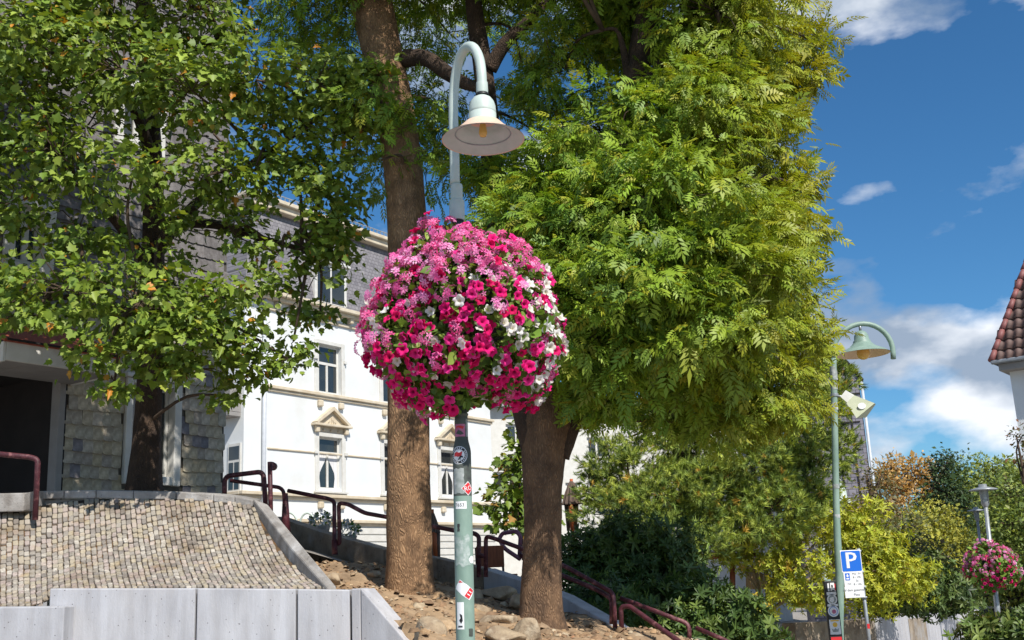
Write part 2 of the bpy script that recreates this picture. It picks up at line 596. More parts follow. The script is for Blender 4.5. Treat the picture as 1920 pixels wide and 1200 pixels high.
def t_ash():
    v, f = [], []
    def leaflet(x, y, ang, L, w):
        ca, sa = math.cos(ang), math.sin(ang)
        o = len(v)
        for lx, ly, lz in ((0, 0, 0), (L*0.45, w, 0.02), (L, 0, -0.05), (L*0.45, -w, 0.02)):
            px, py = x + lx*ca - ly*sa, y + lx*sa + ly*ca
            v.append((px, py, lz - 0.16*px*px))
        f.append((o, o+3, o+2, o+1))
    for i, x in enumerate((0.22, 0.40, 0.57, 0.73)):
        L = (0.30, 0.36, 0.36, 0.30)[i]
        leaflet(x, 0, R(52), L, 0.062)
        leaflet(x, 0, R(-52), L, 0.062)
    leaflet(0.8, 0, 0, 0.34, 0.062)
    return v, f
def t_maple():
    half = [(0, 0), (0.04, 0.24), (0.26, 0.47), (0.36, 0.31), (0.60, 0.42), (0.66, 0.20), (1.0, 0)]
    v = [(x, y, 0.22*y - 0.1*x*x) for x, y in half] + [(x, -y, 0.22*y - 0.1*x*x) for x, y in half[1:-1]]
    return v, [tuple(range(6, -1, -1)), (0, 7, 8, 9, 10, 11, 6)]
def t_leaf(w=0.2, fold=0.2):
    v = [(0, 0, 0), (0.3, w, fold*w), (0.7, w*0.9, fold*w - 0.04), (1, 0, -0.1), (0.3, -w, fold*w), (0.7, -w*0.9, fold*w - 0.04)]
    return v, [(0, 3, 2, 1), (0, 4, 5, 3)]
def t_whorl(n=7, w=0.17):
    v, f = [], []
    bv, bf = t_leaf(w)
    for i in range(n):
        a = 2*math.pi*i/n + 0.3*(i % 2)
        up = 0.55 if i % 2 else 0.2
        ca, sa = math.cos(a), math.sin(a)
        o = len(v)
        for x, y, z in bv:
            r, zz = x*math.cos(up) - z*math.sin(up), x*math.sin(up) + z*math.cos(up)
            v.append((zz, r*ca - y*sa, r*sa + y*ca))
        f += [tuple(i_ + o for i_ in q) for q in bf]
    return v, f
def t_tuft(n=22):
    v, f = [], []
    rr = random.Random(3)
    for i in range(n):
        a = rr.uniform(0, 6.28)
        sp = rr.uniform(0.15, 0.95)
        x0 = rr.uniform(0, 0.55)
        L = rr.uniform(0.45, 0.7)
        d = Vector((math.cos(sp), math.sin(sp)*math.cos(a), math.sin(sp)*math.sin(a)))
        s_ = d.cross(Vector((1, 0.3, 0.2))).normalized()*0.036
        p = Vector((x0, 0, 0))
        o = len(v)
        v += [tuple(p + s_), tuple(p - s_), tuple(p + d*L)]
        f.append((o, o+1, o+2))
    return v, f
def t_quadleaf():
    return [(0, 0, 0), (0.5, 0.32, 0.06), (1, 0, -0.1), (0.5, -0.32, 0.06)], [(0, 3, 2, 1)]

def palette(n, cols, wts, jit=0.14):
    cols = np.array([c[:3] for c in cols])
    idx = rng.choice(len(cols), n, p=np.array(wts) / np.sum(wts))
    mixc = cols[idx]
    other = cols[rng.choice(len(cols), n, p=np.array(wts) / np.sum(wts))]
    t = rng.uniform(0, 0.35, (n, 1))
    c = mixc*(1-t) + other*t
    return c * np.exp(rng.normal(0, jit, (n, 1)))

def blob_points(blobs, sprays, per, spr, droop=0.35, flat=0.55, inner=0.45):
    """blobs: (centre, rx, ry, rz, density). Returns leaf positions, axes, normals, spray centres with blob index."""
    Ps, As, Ns, SP = [], [], [], []
    for bi, (c, rx, ry, rz, dn) in enumerate(blobs):
        ns = max(4, int(sprays * dn * (rx*ry + rx*rz + ry*rz) / 3))
        d = unit(rng.normal(size=(ns, 3)))
        rad = inner + (1 - inner) * rng.uniform(0, 1, (ns, 1)) ** 0.45
        rad *= 1 + 0.16*rng.normal(size=(ns, 1))
        sp = np.array(c)[None] + d * rad * np.array([[rx, ry, rz]])
        SP += [(bi, p) for p in sp]
        n = ns * per
        off = rng.normal(size=(n, 3)) * spr * np.array([[1, 1, flat]])
        out = np.repeat(d, per, 0)
        P = np.repeat(sp, per, 0) + off
        A = out*0.55 + unit(off)*0.7 + rng.normal(size=(n, 3))*0.35 + np.array([[0, 0, -droop]])
        N = out*0.40 + rng.normal(size=(n, 3))*0.40 + np.array([[0.22, -0.42, 0.75]])
        Ps.append(P); As.append(A); Ns.append(N)
    return np.concatenate(Ps), np.concatenate(As), np.concatenate(Ns), SP

def px_blobs(lst):
    out = []
    for e in lst:
        px, py, Y, r = e[:4]
        ry = e[4] if len(e) > 4 else r
        rz = e[5] if len(e) > 5 else r*0.8
        dn = e[6] if len(e) > 6 else 1.0
        out.append((at(px, py, Y), r, ry, rz, dn))
    return out

def twigs_for(blobs, SP, nodes, name, parent, mt, r0=0.03, sub=0.35, n=5):
    """limb end -> blob centre -> spray centres"""
    mb = MB()
    nodes = [Vector(q) for q in nodes]
    for bi, (c, rx, ry, rz, dn) in enumerate(blobs):
        c = Vector(c)
        best = min(nodes, key=lambda q: (q - c).length + max(0, q.z - c.z)*0.6)
        mid = best.lerp(c, 0.5) + Vector((random.uniform(-.15, .15), random.uniform(-.15, .15), random.uniform(0.05, .25)))
        Q, r = smooth_path([best, mid, c], [r0, r0*0.7, r0*0.45], 4)
        mb.tube(Q, r, 6)
    for bi, p in SP:
        if random.random() < sub:
            c = Vector(blobs[bi][0])
            p = Vector(p)
            q = c.lerp(p, random.uniform(0.0, 0.35))
            mid = q.lerp(p, 0.5) + Vector((random.uniform(-.06, .06), random.uniform(-.06, .06), random.uniform(0, .1)))
            mb.tube([q, mid, p], [r0*0.32, r0*0.24, r0*0.12], 4, caps=False)
    return tag(mb.build(name, mt, parent, recalc=False), kind='stuff')

def trunk_mesh(pts, rad, n=28, rough=0.05, sub=8, flare=True):
    Q, r = smooth_path(pts, rad, sub)
    mb = MB().tube(Q, r, n)
    k = n
    ph = [random.uniform(0, 6.28) for _ in range(6)]
    for i in range(len(Q)):
        for j in range(k):
            a = 2*math.pi*j/k
            d = 1 + rough*(math.sin(3*a + ph[0] + i*0.11) + 0.6*math.sin(7*a + ph[1] - i*0.17) + 0.5*math.sin(11*a + ph[2] + i*0.4))*0.6
            d += random.uniform(-1, 1)*rough*0.25
            if flare and i < 16:
                d += 0.42*((16-i)/16)**2.2*(.55 + .45*math.sin(5*a + ph[3]))
            v = Vector(mb.v[i*k + j])
            mb.v[i*k + j] = tuple(Q[i] + (v - Q[i])*d)
    return mb

def wbuild(mb, name, mats, parent, recalc=True):
    o = mb.build(name, mats, parent, recalc)
    o.matrix_parent_inverse = Matrix.Translation(-Vector(parent.location))
    return o
def wlink(name, me, parent):
    o = link(name, me, parent)
    o.matrix_parent_inverse = Matrix.Translation(-Vector(parent.location))
    return o
def colored(me, c):
    a = me.attributes.new('col', 'FLOAT_COLOR', 'POINT')
    a.data.foreach_set('color', np.tile(np.array([c[0], c[1], c[2], 1.0], np.float32), len(me.vertices)))
    return me

# ------------------------------------------------------------------ ground
def street_z(y):
    return -1.3 * min(1, max(0, (y - 12) / 14))
def hill_z(x, y):
    z = min(2.3, max(-1.25, 1.12 - 0.32 * x))
    if x > 3:
        z = max(-1.25, street_z(y) + 0.05) if y < 60 else -1.2
    return z
def grid(name, xs, ys, zf, mt, jit=0.0):
    vs = [(x, y, zf(x, y) + random.uniform(-jit, jit)) for y in ys for x in xs]
    nx = len(xs)
    fs = [(j*nx+i, j*nx+i+1, (j+1)*nx+i+1, (j+1)*nx+i) for j in range(len(ys)-1) for i in range(nx-1)]
    mb = MB().add(vs, fs, 0, True)
    return struct(mb.build(name, mt))
xs = [-900, -300, -100, -50, -25, -12, -6, -3, 0, 3, 6, 12, 25, 50, 100, 300, 900]
ys = [-300, -80, -30, -10, 0, 4, 8, 12, 15, 18, 22, 26, 32, 45, 80, 150, 400, 1500]
grid('street', xs, ys, lambda x, y: street_z(y), M['asphalt'])
grid('terrace', [-60, -30, -15, -10, -7, -5, -4, -3, -2, -1, 0, 1, 2, 3, 4, 6, 9, 14], [14.6, 15, 16, 17, 18, 20, 23, 27, 32, 40, 55, 75],
     lambda x, y: hill_z(x, y), M['cellar'])
def far_hill(x, y):
    return -1.4 + 9.0 * min(1, max(0, (y - 75) / 160)) * (0.6 + 0.4*math.sin(x*0.013 + 1)) * min(1, max(0, (x + 40) / 40))
grid('hill', [-120 + 20*i for i in range(24)], [70, 80, 95, 110, 130, 160, 200, 260, 320], far_hill, M['grass'], 0.3)

# ------------------------------------------------------------------ concrete retaining wall in front of the cobbles
def slab(p0, p1, zb, th, e=0.012, zt=None):
    """vertical slab with its front top edge p0-p1, th metres deep behind it"""
    p0, p1 = Vector(p0), Vector(p1)
    d = (p1 - p0); d.z = 0; d.normalize()
    n = Vector((-d.y, d.x, 0)) * th
    bm = bmesh.new()
    q = [Vector((p0.x, p0.y, zb)), Vector((p1.x, p1.y, zb)), p1, p0]
    vs = [bm.verts.new(v) for v in q] + [bm.verts.new(v + n) for v in q]
    for f in ((0,1,2,3), (7,6,5,4), (1,0,4,5), (2,1,5,6), (3,2,6,7), (0,3,7,4)):
        bm.faces.new([vs[i] for i in f])
    bmesh.ops.bevel(bm, geom=bm.edges[:], offset=e, segments=2, affect='EDGES', profile=0.5)
    bm.verts.index_update()
    mb = MB().add([v.co[:] for v in bm.verts], [[v.index for v in f.verts] for f in bm.faces])
    bm.free()
    return mb
YW = 11.0
wl0 = at(122, 1104, YW)
wall = empty('retaining_wall', (wl0.x, wl0.y, 0), 0, 'pale grey concrete panel wall holding up the cobbled slope', 'wall')
edges_px = [(92, 1103.5), (368, 1103), (556, 1104.5), (657, 1106)]
for (a, b) in zip(edges_px, edges_px[1:]):
    pa, pb = at(a[0], a[1], YW), at(b[0], b[1], YW)
    d = (pb - pa).normalized() * 0.009
    wbuild(slab(pa + d, pb - d, -0.1, 0.24), 'concrete_panel', M['concrete'], wall)
pa, pb = at(658.5, 1104, YW), at(768, 1210, YW - 0.25)
pk = at(676, 1103, YW - 0.02)
pb_end = pb
mbx = slab(pk, pb, -0.1, 0.26)
wbuild(mbx, 'sloping_panel', M['concrete'], wall)
wbuild(slab(pa, pk - Vector((0.004, 0, 0)), -0.1, 0.26), 'concrete_panel', M['concrete'], wall)
pa, pb = at(-170, 1140, YW - 0.25), at(121, 1137, YW - 0.25)
wbuild(slab(pa, pb, -0.1, 0.24), 'concrete_panel', M['concrete'], wall)
mb = MB()
mb.box((at(-170, 1140, YW).x, YW + 0.02, -0.1), (at(760, 1140, YW).x, YW + 0.12, 1.0))
wbuild(mb, 'joint_backing', M['joint'], wall)

# ------------------------------------------------------------------ cobbled slope
Bp = [(-170, 1141), (0, 1138), (70, 1134), (105, 1114), (145, 1103), (400, 1101), (640, 1104)]
Tp = [(-150, 962, 12.9), (0, 956, 13.0), (70, 948, 13.2), (120, 939, 13.4), (180, 934, 13.45), (330, 931, 13.45), (400, 935, 13.4), (540, 952, 13.2)]
Bw = np.array([at(x, y, YW - 0.03 if x < 80 else YW + 0.14)[:] for x, y in Bp])
Tw = np.array([at(x, y, Y)[:] for x, y, Y in Tp])
def curve_at(Wp, t):
    dl = np.concatenate([[0], np.cumsum(np.linalg.norm(np.diff(Wp[:, :2], axis=0), axis=1))])
    s = t * dl[-1]
    return np.array([np.interp(s, dl, Wp[:, k]) for k in range(3)])
def cob(u, v):
    b, t = curve_at(Bw, u), curve_at(Tw, u)
    p = b * (1 - v) + t * v
    w = max(v, 0)
    p[2] = b[2] + (t[2] - b[2]) * (0.30*w + 0.70*w**1.9)
    return p
def proj(p):
    q = Vector(p) - CAM
    zc = q.dot(W_)
    return 960 + FPX*q.dot(R_)/zc, 600 - FPX*q.dot(U_)/zc
NU, NV = 72, 24
base = MB()
def u_end(v):
    for u in np.linspace(.55, 1.0, 90):
        x, y = proj(cob(u, v))
        if x > np.interp(y, [936, 947, 1005, 1065, 1102], [474, 474, 497, 549, 612]) + 9:
            return u
    return 1.0
ue = [u_end(j/12) for j in range(13)]
gv = [tuple(cob(i/28*ue[j], j/12) - np.array([0, -0.004, 0.012])) for j in range(13) for i in range(29)]
base.add(gv, [(j*29+i, j*29+i+1, (j+1)*29+i+1, (j+1)*29+i) for j in range(12) for i in range(28)], 0, True)
slope = struct(base.build('cobbled_slope', M['mortar']))
def cobble_shape(seed):
    r = random.Random(seed)
    v, f = [], []
    rings = [(0.50, -0.03), (0.50, 0.002), (0.465, 0.010), (0.36, 0.013)]
    cj = [(r.uniform(0.9, 1.05), r.uniform(0.9, 1.05)) for _ in range(8)]
    ang = [(-1, -.72), (-.72, -1), (.72, -1), (1, -.72), (1, .72), (.72, 1), (-.72, 1), (-1, .72)]
    for s_, z in rings:
        for (ax, ay), (jx, jy) in zip(ang, cj):
            v.append((ax*s_*jx, ay*s_*jy, z + r.uniform(-.002, .002)))
    for i in range(3):
        for k in range(8):
            f.append((i*8+k, i*8+(k+1) % 8, (i+1)*8+(k+1) % 8, (i+1)*8+k))
    f.append(tuple(24 + k for k in range(8)))
    return v, f
cob_cols = [S(184, 172, 154), S(172, 164, 152), S(192, 184, 172), S(180, 166, 158), S(176, 166, 148), S(188, 174, 162), S(164, 156, 146), S(150, 142, 134), S(184, 172, 150)]
cob_me = []
for k in range(18):
    v, f = cobble_shape(k)
    mb = MB().add(v, f)
    cob_me.append(colored(mb.mesh('cobble', M['cobble']), cob_cols[k % 9]))
items = []
for i in range(NU):
    u0 = (i + 0.5)/NU
    shift = random.uniform(0, 1)
    for j in range(-1, NV + 1):
        v0 = (j + shift + random.uniform(-.12, .12)) / NV
        if v0 < 0.005 or v0 > 0.985:
            continue
        u = u0 + random.uniform(-.06, .06)/NU
        p = cob(u, v0)
        x, y = proj(p)
        kx = np.interp(y, [936, 947, 1005, 1065, 1102], [474, 474, 497, 549, 612])
        if y > 935 and x > kx + 4:
            continue
        if x < -90:
            continue
        tu = cob(u + 0.5/NU, v0) - cob(u - 0.5/NU, v0)
        tv_ = cob(u, v0 + 0.5/NV) - cob(u, v0 - 0.5/NV)
        items.append((p, tu, tv_, x, y))
def cob_matrix(p, tu, tv_):
    X, Yv = Vector(tu), Vector(tv_)
    wx, wy = X.cross(Yv).length / Yv.length * random.uniform(0.86, 1.0), Yv.length * random.uniform(0.80, 0.98)
    Z = X.cross(Yv).normalized()
    Z = (Z + Vector((random.uniform(-.05, .05), random.uniform(-.05, .05), 0))).normalized()
    Yv = (Yv.normalized() + X.normalized()*random.gauss(0, .06)).normalized()
    X = Yv.cross(Z).normalized()
    Yn = Z.cross(X)
    mm = Matrix(((X.x*wx, Yn.x*wy, Z.x, p[0]), (X.y*wx, Yn.y*wy, Z.y, p[1]), (X.z*wx, Yn.z*wy, Z.z, p[2] + random.uniform(-.004, .004)), (0, 0, 0, 1)))
    return mm
def pxarea(it):
    mpx = mpp(it[3], it[4], it[0][1])
    n = Vector(it[1]).cross(Vector(it[2]))
    return abs(n.dot((CAM - Vector(it[0])).normalized())) / mpx**2 if 0 < it[3] < 1920 and it[4] < 1200 else 0
items.sort(key=pxarea, reverse=True)
rest_v, rest_f, rest_c = [], [], []
for n_, it in enumerate(items):
    mm = cob_matrix(*it[:3])
    k = random.randrange(18)
    if n_ < 300:
        o = link('cobble', cob_me[k], slope)
        o.matrix_local = mm
    else:
        me = cob_me[k]
        o_ = len(rest_v)
        rest_v += [tuple(mm @ v.co) for v in me.vertices]
        rest_f += [tuple(i + o_ for i in pl.vertices) for pl in me.polygons]
        c = cob_cols[random.randrange(9)]
        j = random.uniform(0.86, 1.1)
        rest_c += [(c[0]*j, c[1]*j, c[2]*j, 1.0)] * len(me.vertices)
me = bpy.data.meshes.new('cobbles')
me.from_pydata(rest_v, [], rest_f)
a = me.attributes.new('col', 'FLOAT_COLOR', 'POINT')
a.data.foreach_set('color', np.array(rest_c, np.float32).ravel())
me.materials.append(M['cobble'])
tag(link('cobbles', me, slope), kind='stuff')

# ledge coping above the slope, kerb down its right side
def strip_block(front, back, h, e=0.015):
    """front/back: lists of world points of the top face; h depth below"""
    bm = bmesh.new()
    n = len(front)
    r = []
    for a, b in zip(front, back):
        a, b = Vector(a), Vector(b)
        r.append([bm.verts.new(a), bm.verts.new(b), bm.verts.new(b - Vector((0, 0, h))), bm.verts.new(a - Vector((0, 0, h)))])
    for i in range(n - 1):
        for k in range(4):
            bm.faces.new((r[i][k], r[i][(k+1) % 4], r[i+1][(k+1) % 4], r[i+1][k]))
    bm.faces.new(r[0][::-1])
    bm.faces.new(r[-1])
    bm.edges.ensure_lookup_table()
    bmesh.ops.recalc_face_normals(bm, faces=bm.faces[:])
    ed = [ed for ed in bm.edges if len(ed.link_faces) == 2 and ed.calc_face_angle() > 0.6]
    bmesh.ops.bevel(bm, geom=ed, offset=e, segments=2, affect='EDGES', profile=0.5)
    bm.verts.index_update()
    mb = MB().add([v.co[:] for v in bm.verts], [[v.index for v in f.verts] for f in bm.faces])
    bm.free()
    return mb
fr = [(68, 921, 13.28), (120, 919.5, 13.36), (180, 919, 13.4), (250, 920.5, 13.4), (330, 922, 13.4), (400, 926, 13.36), (440, 930.5, 13.32), (474, 937, 13.26)]
base_pt = at(270, 921, 13.4)
led = empty('stone_ledge', (base_pt.x, base_pt.y, base_pt.z - 0.5), 0, 'long curved stone coping along the top of the cobbled slope', 'ledge')
for (a, b) in zip(fr, fr[1:]):
    pa, pb = at(*a), at(*b)
    g = (pb - pa).normalized() * 0.003
    pts = [pa + g, pb - g]
    wbuild(strip_block(pts, [p + Vector((0, 0.42, 0.035)) for p in pts], 0.10), 'coping_stone', M['concrete_top'], led)
pts = [at(*a) for a in fr]
wbuild(strip_block([p + Vector((0, 0.06, -0.103)) for p in pts], [p + Vector((0, 0.38, -0.103)) for p in pts], 0.7), 'footing', M['concrete_dark'], led)
fr2 = [(-120, 925, 12.75), (0, 925, 12.8), (46, 924, 12.85), (66, 919, 13.1)]
pts = [at(*a) for a in fr2]
l2 = tag(strip_block(pts, [p + Vector((0.02, 0.55, 0.03)) for p in pts], 0.22).build('stone_ledge', M['concrete_top']),
         'thick grey stone ledge at the left edge beside the maroon handrail', 'ledge')
kb = [at(475, 935, 13.25), at(547, 1028, 12.1), at(613, 1101.5, 11.06)]
ko = [at(503, 946, 13.25), at(566, 1022, 12.1), at(631, 1099, 11.1)]
tag(strip_block(kb, ko, 0.75, 0.02).build('kerb', M['concrete_top']), 'sloping concrete kerb running down the right side of the cobbles', 'kerb')

# ------------------------------------------------------------------ planting bed with ramp wall behind
ramp_px = [(516, 968, 16.4), (600, 997, 15.8), (720, 1030, 15.0), (820, 1047, 14.4), (905, 1066, 14.0), (985, 1092, 13.5), (1050, 1116, 13.1), (1150, 1173, 12.5), (1210, 1212, 12.2)]
ramp = [at(*p) for p in ramp_px]
cps = np.array([at(*p)[:] for p in [(700, 1062, 14.2), (600, 1062, 14.6), (765, 1120, 13.0), (1015, 1168, 12.0), (900, 1100, 13.4), (640, 1107, 11.3), (760, 1200, 10.9), (1000, 1200, 11.0), (1180, 1203, 12.0), (860, 1200, 10.2), (960, 1120, 13.1)]])
Am = np.c_[np.ones(len(cps)), cps[:, 0], cps[:, 1]]
coef = np.linalg.lstsq(Am, cps[:, 2], rcond=None)[0]
def bed_z(x, y):
    z = coef[0] + coef[1]*x + coef[2]*y + 0.035*math.sin(x*3.1 + y*2.3) + 0.025*math.sin(x*5.7 - y*4.1)
    z = min(z, 1.86 + .02*math.sin(x*4 + y*3))
    if y < 10.2:
        z -= (10.2 - y) * 0.45
    rx = [p.x for p in ramp]; ry = [p.y for p in ramp]; rz = [p.z for p in ramp]
    if y > np.interp(x, rx, ry) + 0.1:
        z = min(z, np.interp(x, rx, rz)) - 0.7
    kx = np.interp(y, [10.7, 11.0, 11.06, 13.25, 17], [pb_end.x + .16, pk.x + .14, kb[2].x + .05, kb[0].x - .02, kb[0].x - 1.0]) if y > 10.7 else pb_end.x + .1
    if x < kx:
        z = min(z, 1.0) - 1.6
    return float(max(z, -0.2))
nx, ny = 90, 90
gx, gy = np.linspace(-4.2, 4.2, nx), np.linspace(8.6, 16.6, ny)
mb = MB()
mb.add([(x, y, bed_z(x, y) + random.uniform(-.012, .012)) for y in gy for x in gx],
       [(j*nx+i, j*nx+i+1, (j+1)*nx+i+1, (j+1)*nx+i) for j in range(ny-1) for i in range(nx-1)], 0, True)
struct(mb.build('planting_bed', M['soil']))
rw = empty('ramp_wall', (ramp[4].x, ramp[4].y, ramp[4].z - 1.0), 0, 'grey concrete side wall of the ramp descending behind the tree trunks', 'wall')
for i, (a, b) in enumerate(zip(ramp, ramp[1:])):
    g = (b - a).normalized() * 0.003
    pts = [a + g, b - g]
    d = (b - a); d.z = 0; d.normalize()
    nrm = Vector((-d.y, d.x, 0)) * 0.22
    wbuild(strip_block(pts, [p + nrm for p in pts], 1.2, 0.012), 'wall_panel', M['concrete_dark'] if i < 4 else M['concrete'], rw)  # left panels take the darker concrete: tree shade painted into their colour

# boulders and rubble
def boulder(name, px, py, Y, r, sq, seed, label):
    p = at(px, py, Y)
    bm = bmesh.new()
    bmesh.ops.create_icosphere(bm, subdivisions=3, radius=1)
    rr = random.Random(seed)
    pls = [(Vector((rr.gauss(0, 1), rr.gauss(0, 1), rr.gauss(0, 1))).normalized(), rr.uniform(0.50, 0.86)) for _ in range(13)]
    for v in bm.verts:
        q = v.co.copy()
        for n, d in pls:
            e = q.dot(n) - d
            if e > 0:
                q -= n * e * 0.93
        q *= 1.12 + 0.03*math.sin(q.x*7 + seed) + 0.02*math.sin(q.y*13 + q.z*9)
        v.co = Vector((q.x*r*sq[0], q.y*r*sq[1], q.z*r*sq[2]))
    mb = MB().add([v.co[:] for v in bm.verts], [[v.index for v in f.verts] for f in bm.faces], 0, True)
    bm.free()
    o = mb.build(name, M['boulder'])
    o.location = p
    o.rotation_euler = (0, 0, rr.uniform(0, 6))
    return tag(o, label, 'boulder', 'boulders in the planting bed')
boulder('boulder', 812, 1196, 10.6, 0.225, (1, 1, 0.85), 1, 'big round pale boulder at the bottom edge left of the lamp pole')
boulder('boulder', 626, 1088, 12.2, 0.10, (1, 1, .75), 2, 'small orange brown boulder beside the foot of the sloping kerb')
boulder('boulder', 992, 1188, 10.9, 0.15, (1, 1, 1.05), 3, 'pointed pale boulder in front of the right hand trunk')
boulder('boulder', 948, 1196, 10.8, 0.18, (1.2, 1, .7), 4, 'broad flat pale boulder right of the lamp pole at the bottom edge')
boulder('boulder', 930, 1166, 11.6, 0.20, (1.35, 1, .5), 5, 'flat sandy boulder behind the broad pale one near the right hand trunk')
boulder('boulder', 902, 1146, 12.2, 0.11, (1.1, 1, .7), 6, 'small pale boulder just right of the lamp pole')
boulder('boulder', 895, 1121, 12.9, 0.10, (1, 1, .95), 7, 'small brown boulder peeking out behind the lamp pole')
boulder('boulder', 932, 1112, 13.3, 0.18, (1.4, 1, .55), 8, 'long brown boulder at the base of the ramp wall between the trunks')
boulder('boulder', 971, 1124, 12.8, 0.13, (1, 1, .8), 9, 'brown boulder touching the left side of the right hand trunk')
boulder('boulder', 702, 1078, 13.6, 0.08, (1.3, 1, .6), 10, 'small angular stone left of the thick trunk')
boulder('boulder', 1192, 1196, 12.0, 0.09, (1.4, 1, .6), 11, 'small pale stone beside the lower handrail post')
nch = 4600
X = rng.uniform(-3.6, 2.4, nch); Yc = rng.uniform(9.2, 15.6, nch)
P = np.array([(x, y, bed_z(x, y) + 0.005) for x, y in zip(X, Yc)])
keep = P[:, 2] > 0.75
P = P[keep]
nch = len(P)
tv = [(-.5, -.35, 0), (.5, -.4, 0), (.45, .4, 0), (-.4, .45, 0), (-.3, -.2, .35), (.3, -.25, .42), (.25, .2, .3), (-.2, .25, .4)]
tf = [(0, 1, 5, 4), (1, 2, 6, 5), (2, 3, 7, 6), (3, 0, 4, 7), (4, 5, 6, 7)]
cs = palette(nch, [S(168, 138, 104), S(148, 118, 90), S(186, 160, 128), S(128, 102, 78), S(168, 122, 90), S(196, 178, 150)], [5, 5, 3, 2.5, .6, 1.2])
A = rng.normal(size=(nch, 3)); A[:, 2] *= 0.25
N = rng.normal(size=(nch, 3))*0.3 + np.array([[0, 0, 1]])
tag(link('rubble', scatter_mesh('rubble', tv, tf, P, A, N, np.exp(rng.normal(-3.3, 0.5, nch)), cs, M['rubble'], vary=0)),
    'loose stone chips covering the planting bed', 'rubble', kind='stuff')

# ------------------------------------------------------------------ buildings
PHI = R(56)
D_ = Vector((math.cos(PHI), math.sin(PHI), 0))
N_ = Vector((math.sin(PHI), -math.cos(PHI), 0))
class Facade:
    """local x along the facade, y into the building, z up from the base"""
    def __init__(s, px, Y, zbase, name, label, cat, phi=PHI):
        p = at(px, 900, Y)
        s.d = Vector((math.cos(phi), math.sin(phi), 0))
        s.n = Vector((math.sin(phi), -math.cos(phi), 0))
        s.o = Vector((p.x, p.y, zbase))
        s.e = empty(name, s.o, phi, label, cat)
    def f(s, px, py, off=0.0):
        r = ray(px, py)
        t = (s.o + s.n*off - CAM).dot(s.n) / r.dot(s.n)
        p = CAM + r*t - s.o
        return p.dot(s.d), p.z
    def side(s, px, py, x):                     # on the plane local x = const: returns y, z
        r = ray(px, py)
        t = (s.o + s.d*x - CAM).dot(s.d) / r.dot(s.d)
        p = CAM + r*t - s.o
        return -p.dot(s.n), p.z
def wall_holes(mb, x0, x1, z0, z1, holes, y=0.0, rev=0.22, mi=0, rmi=0):
    xs = sorted({x0, x1} | {h[0] for h in holes} | {h[1] for h in holes})
    zs = sorted({z0, z1} | {h[2] for h in holes} | {h[3] for h in holes})
    for a, b in zip(xs, xs[1:]):
        for c, d in zip(zs, zs[1:]):
            mx_, mz_ = (a+b)/2, (c+d)/2
            if any(h[0] < mx_ < h[1] and h[2] < mz_ < h[3] for h in holes):
                continue
            mb.add([(a, y, c), (b, y, c), (b, y, d), (a, y, d)], [(0, 1, 2, 3)], mi)
    for a, b, c, d in holes:
        mb.add([(a, y, c), (b, y, c), (b, y, d), (a, y, d), (a, y+rev, c), (b, y+rev, c), (b, y+rev, d), (a, y+rev, d)],
               [(0, 4, 5, 1), (1, 5, 6, 2), (2, 6, 7, 3), (3, 7, 4, 0)], rmi)
    return mb
def window(parent, x0, x1, z0, z1, y, fw=0.07, transom=None, mullion=True, curtain=None, mt='white', surround=0.0, sproud=0.05, name='window'):
    mb = MB()
    mb.box((x0, y, z0), (x0+fw, y+.06, z1)); mb.box((x1-fw, y, z0), (x1, y+.06, z1))
    mb.box((x0+fw, y+.002, z0), (x1-fw, y+.058, z0+fw)); mb.box((x0+fw, y+.002, z1-fw), (x1-fw, y+.058, z1))
    zt = z1 - fw
    if transom:
        zt = transom
        mb.box((x0+fw, y-.012, zt-.05), (x1-fw, y+.055, zt+.05))
        zt -= .05
    if mullion:
        xm = (x0+x1)/2
        mb.box((xm-.05, y-.006, z0+fw), (xm+.05, y+.053, zt))
    o = mb.build(name, M[mt], parent)
    MB().box((x0+fw*.5, y+.025, z0+fw*.5), (x1-fw*.5, y+.035, z1-fw*.5)).build('pane', M['glass'], o)
    if curtain:
        for sgn in (-1, 1):
            xa = x0+fw if sgn < 0 else x1-fw
            w = (x1-x0)/2 - fw
            zs_ = [z0+fw + (zt-z0-fw)*t for t in (0, .3, .45, .6, .8, 1)]
            ws_ = [w*t for t in (.34, .25, .3, .5, .8, .98)]
            vs, fs = [], []
            for zz, ww in zip(zs_, ws_):
                for k in range(9):
                    vs.append((xa - sgn*ww*k/8, y + .018 - .006*(k % 2), zz))
            for i in range(5):
                for k in range(8):
                    fs.append((i*9+k, i*9+k+1, (i+1)*9+k+1, (i+1)*9+k))
            MB().add(vs, fs, 0, True).build('curtain', M['curtain'], o)
    return o

# ---- slate-hung house at the left
LH = Facade(418, 18.0, 2.2, 'slate_house', 'slate hung house at the left with white window and dark entrance under a canopy', 'house')
le = LH.e
def lf(px, py, off=0): return LH.f(px, py, off)
wx0, wz0 = lf(229, 905)
wx1, wz1 = lf(336, 722)
dx1 = lf(114, 800)[0]
dzt = lf(60, 690)[1]
xl = lf(-120, 800)[0] - 2
TOP = 14.0
def hole(pa, pb):
    a, b = lf(*pa), lf(*pb)
    return (a[0], b[0], b[1], a[1])
uw = [hole((226, 150), (296, 285)), hole((22, 372), (84, 512)), (wx0, wx1, hole((226, 380), (336, 520))[2] + .2, hole((226, 380), (336, 520))[3] + .5)]
holes = [(wx0, wx1, wz0, wz1), (xl, dx1, -0.2, dzt)] + uw[:2]
mb = wall_holes(MB(), xl, 0, -0.5, TOP, holes, rev=0.16)
mb.add([(0, 0, -.5), (0, 9, -.5), (0, 9, TOP), (0, 0, TOP), (xl, 9, -.5), (xl, 9, TOP), (xl, 0, -.5), (xl, 0, TOP)], [(0, 1, 2, 3), (1, 4, 5, 2), (3, 2, 5, 7)])
mb.build('wall', M['underslate'], le)
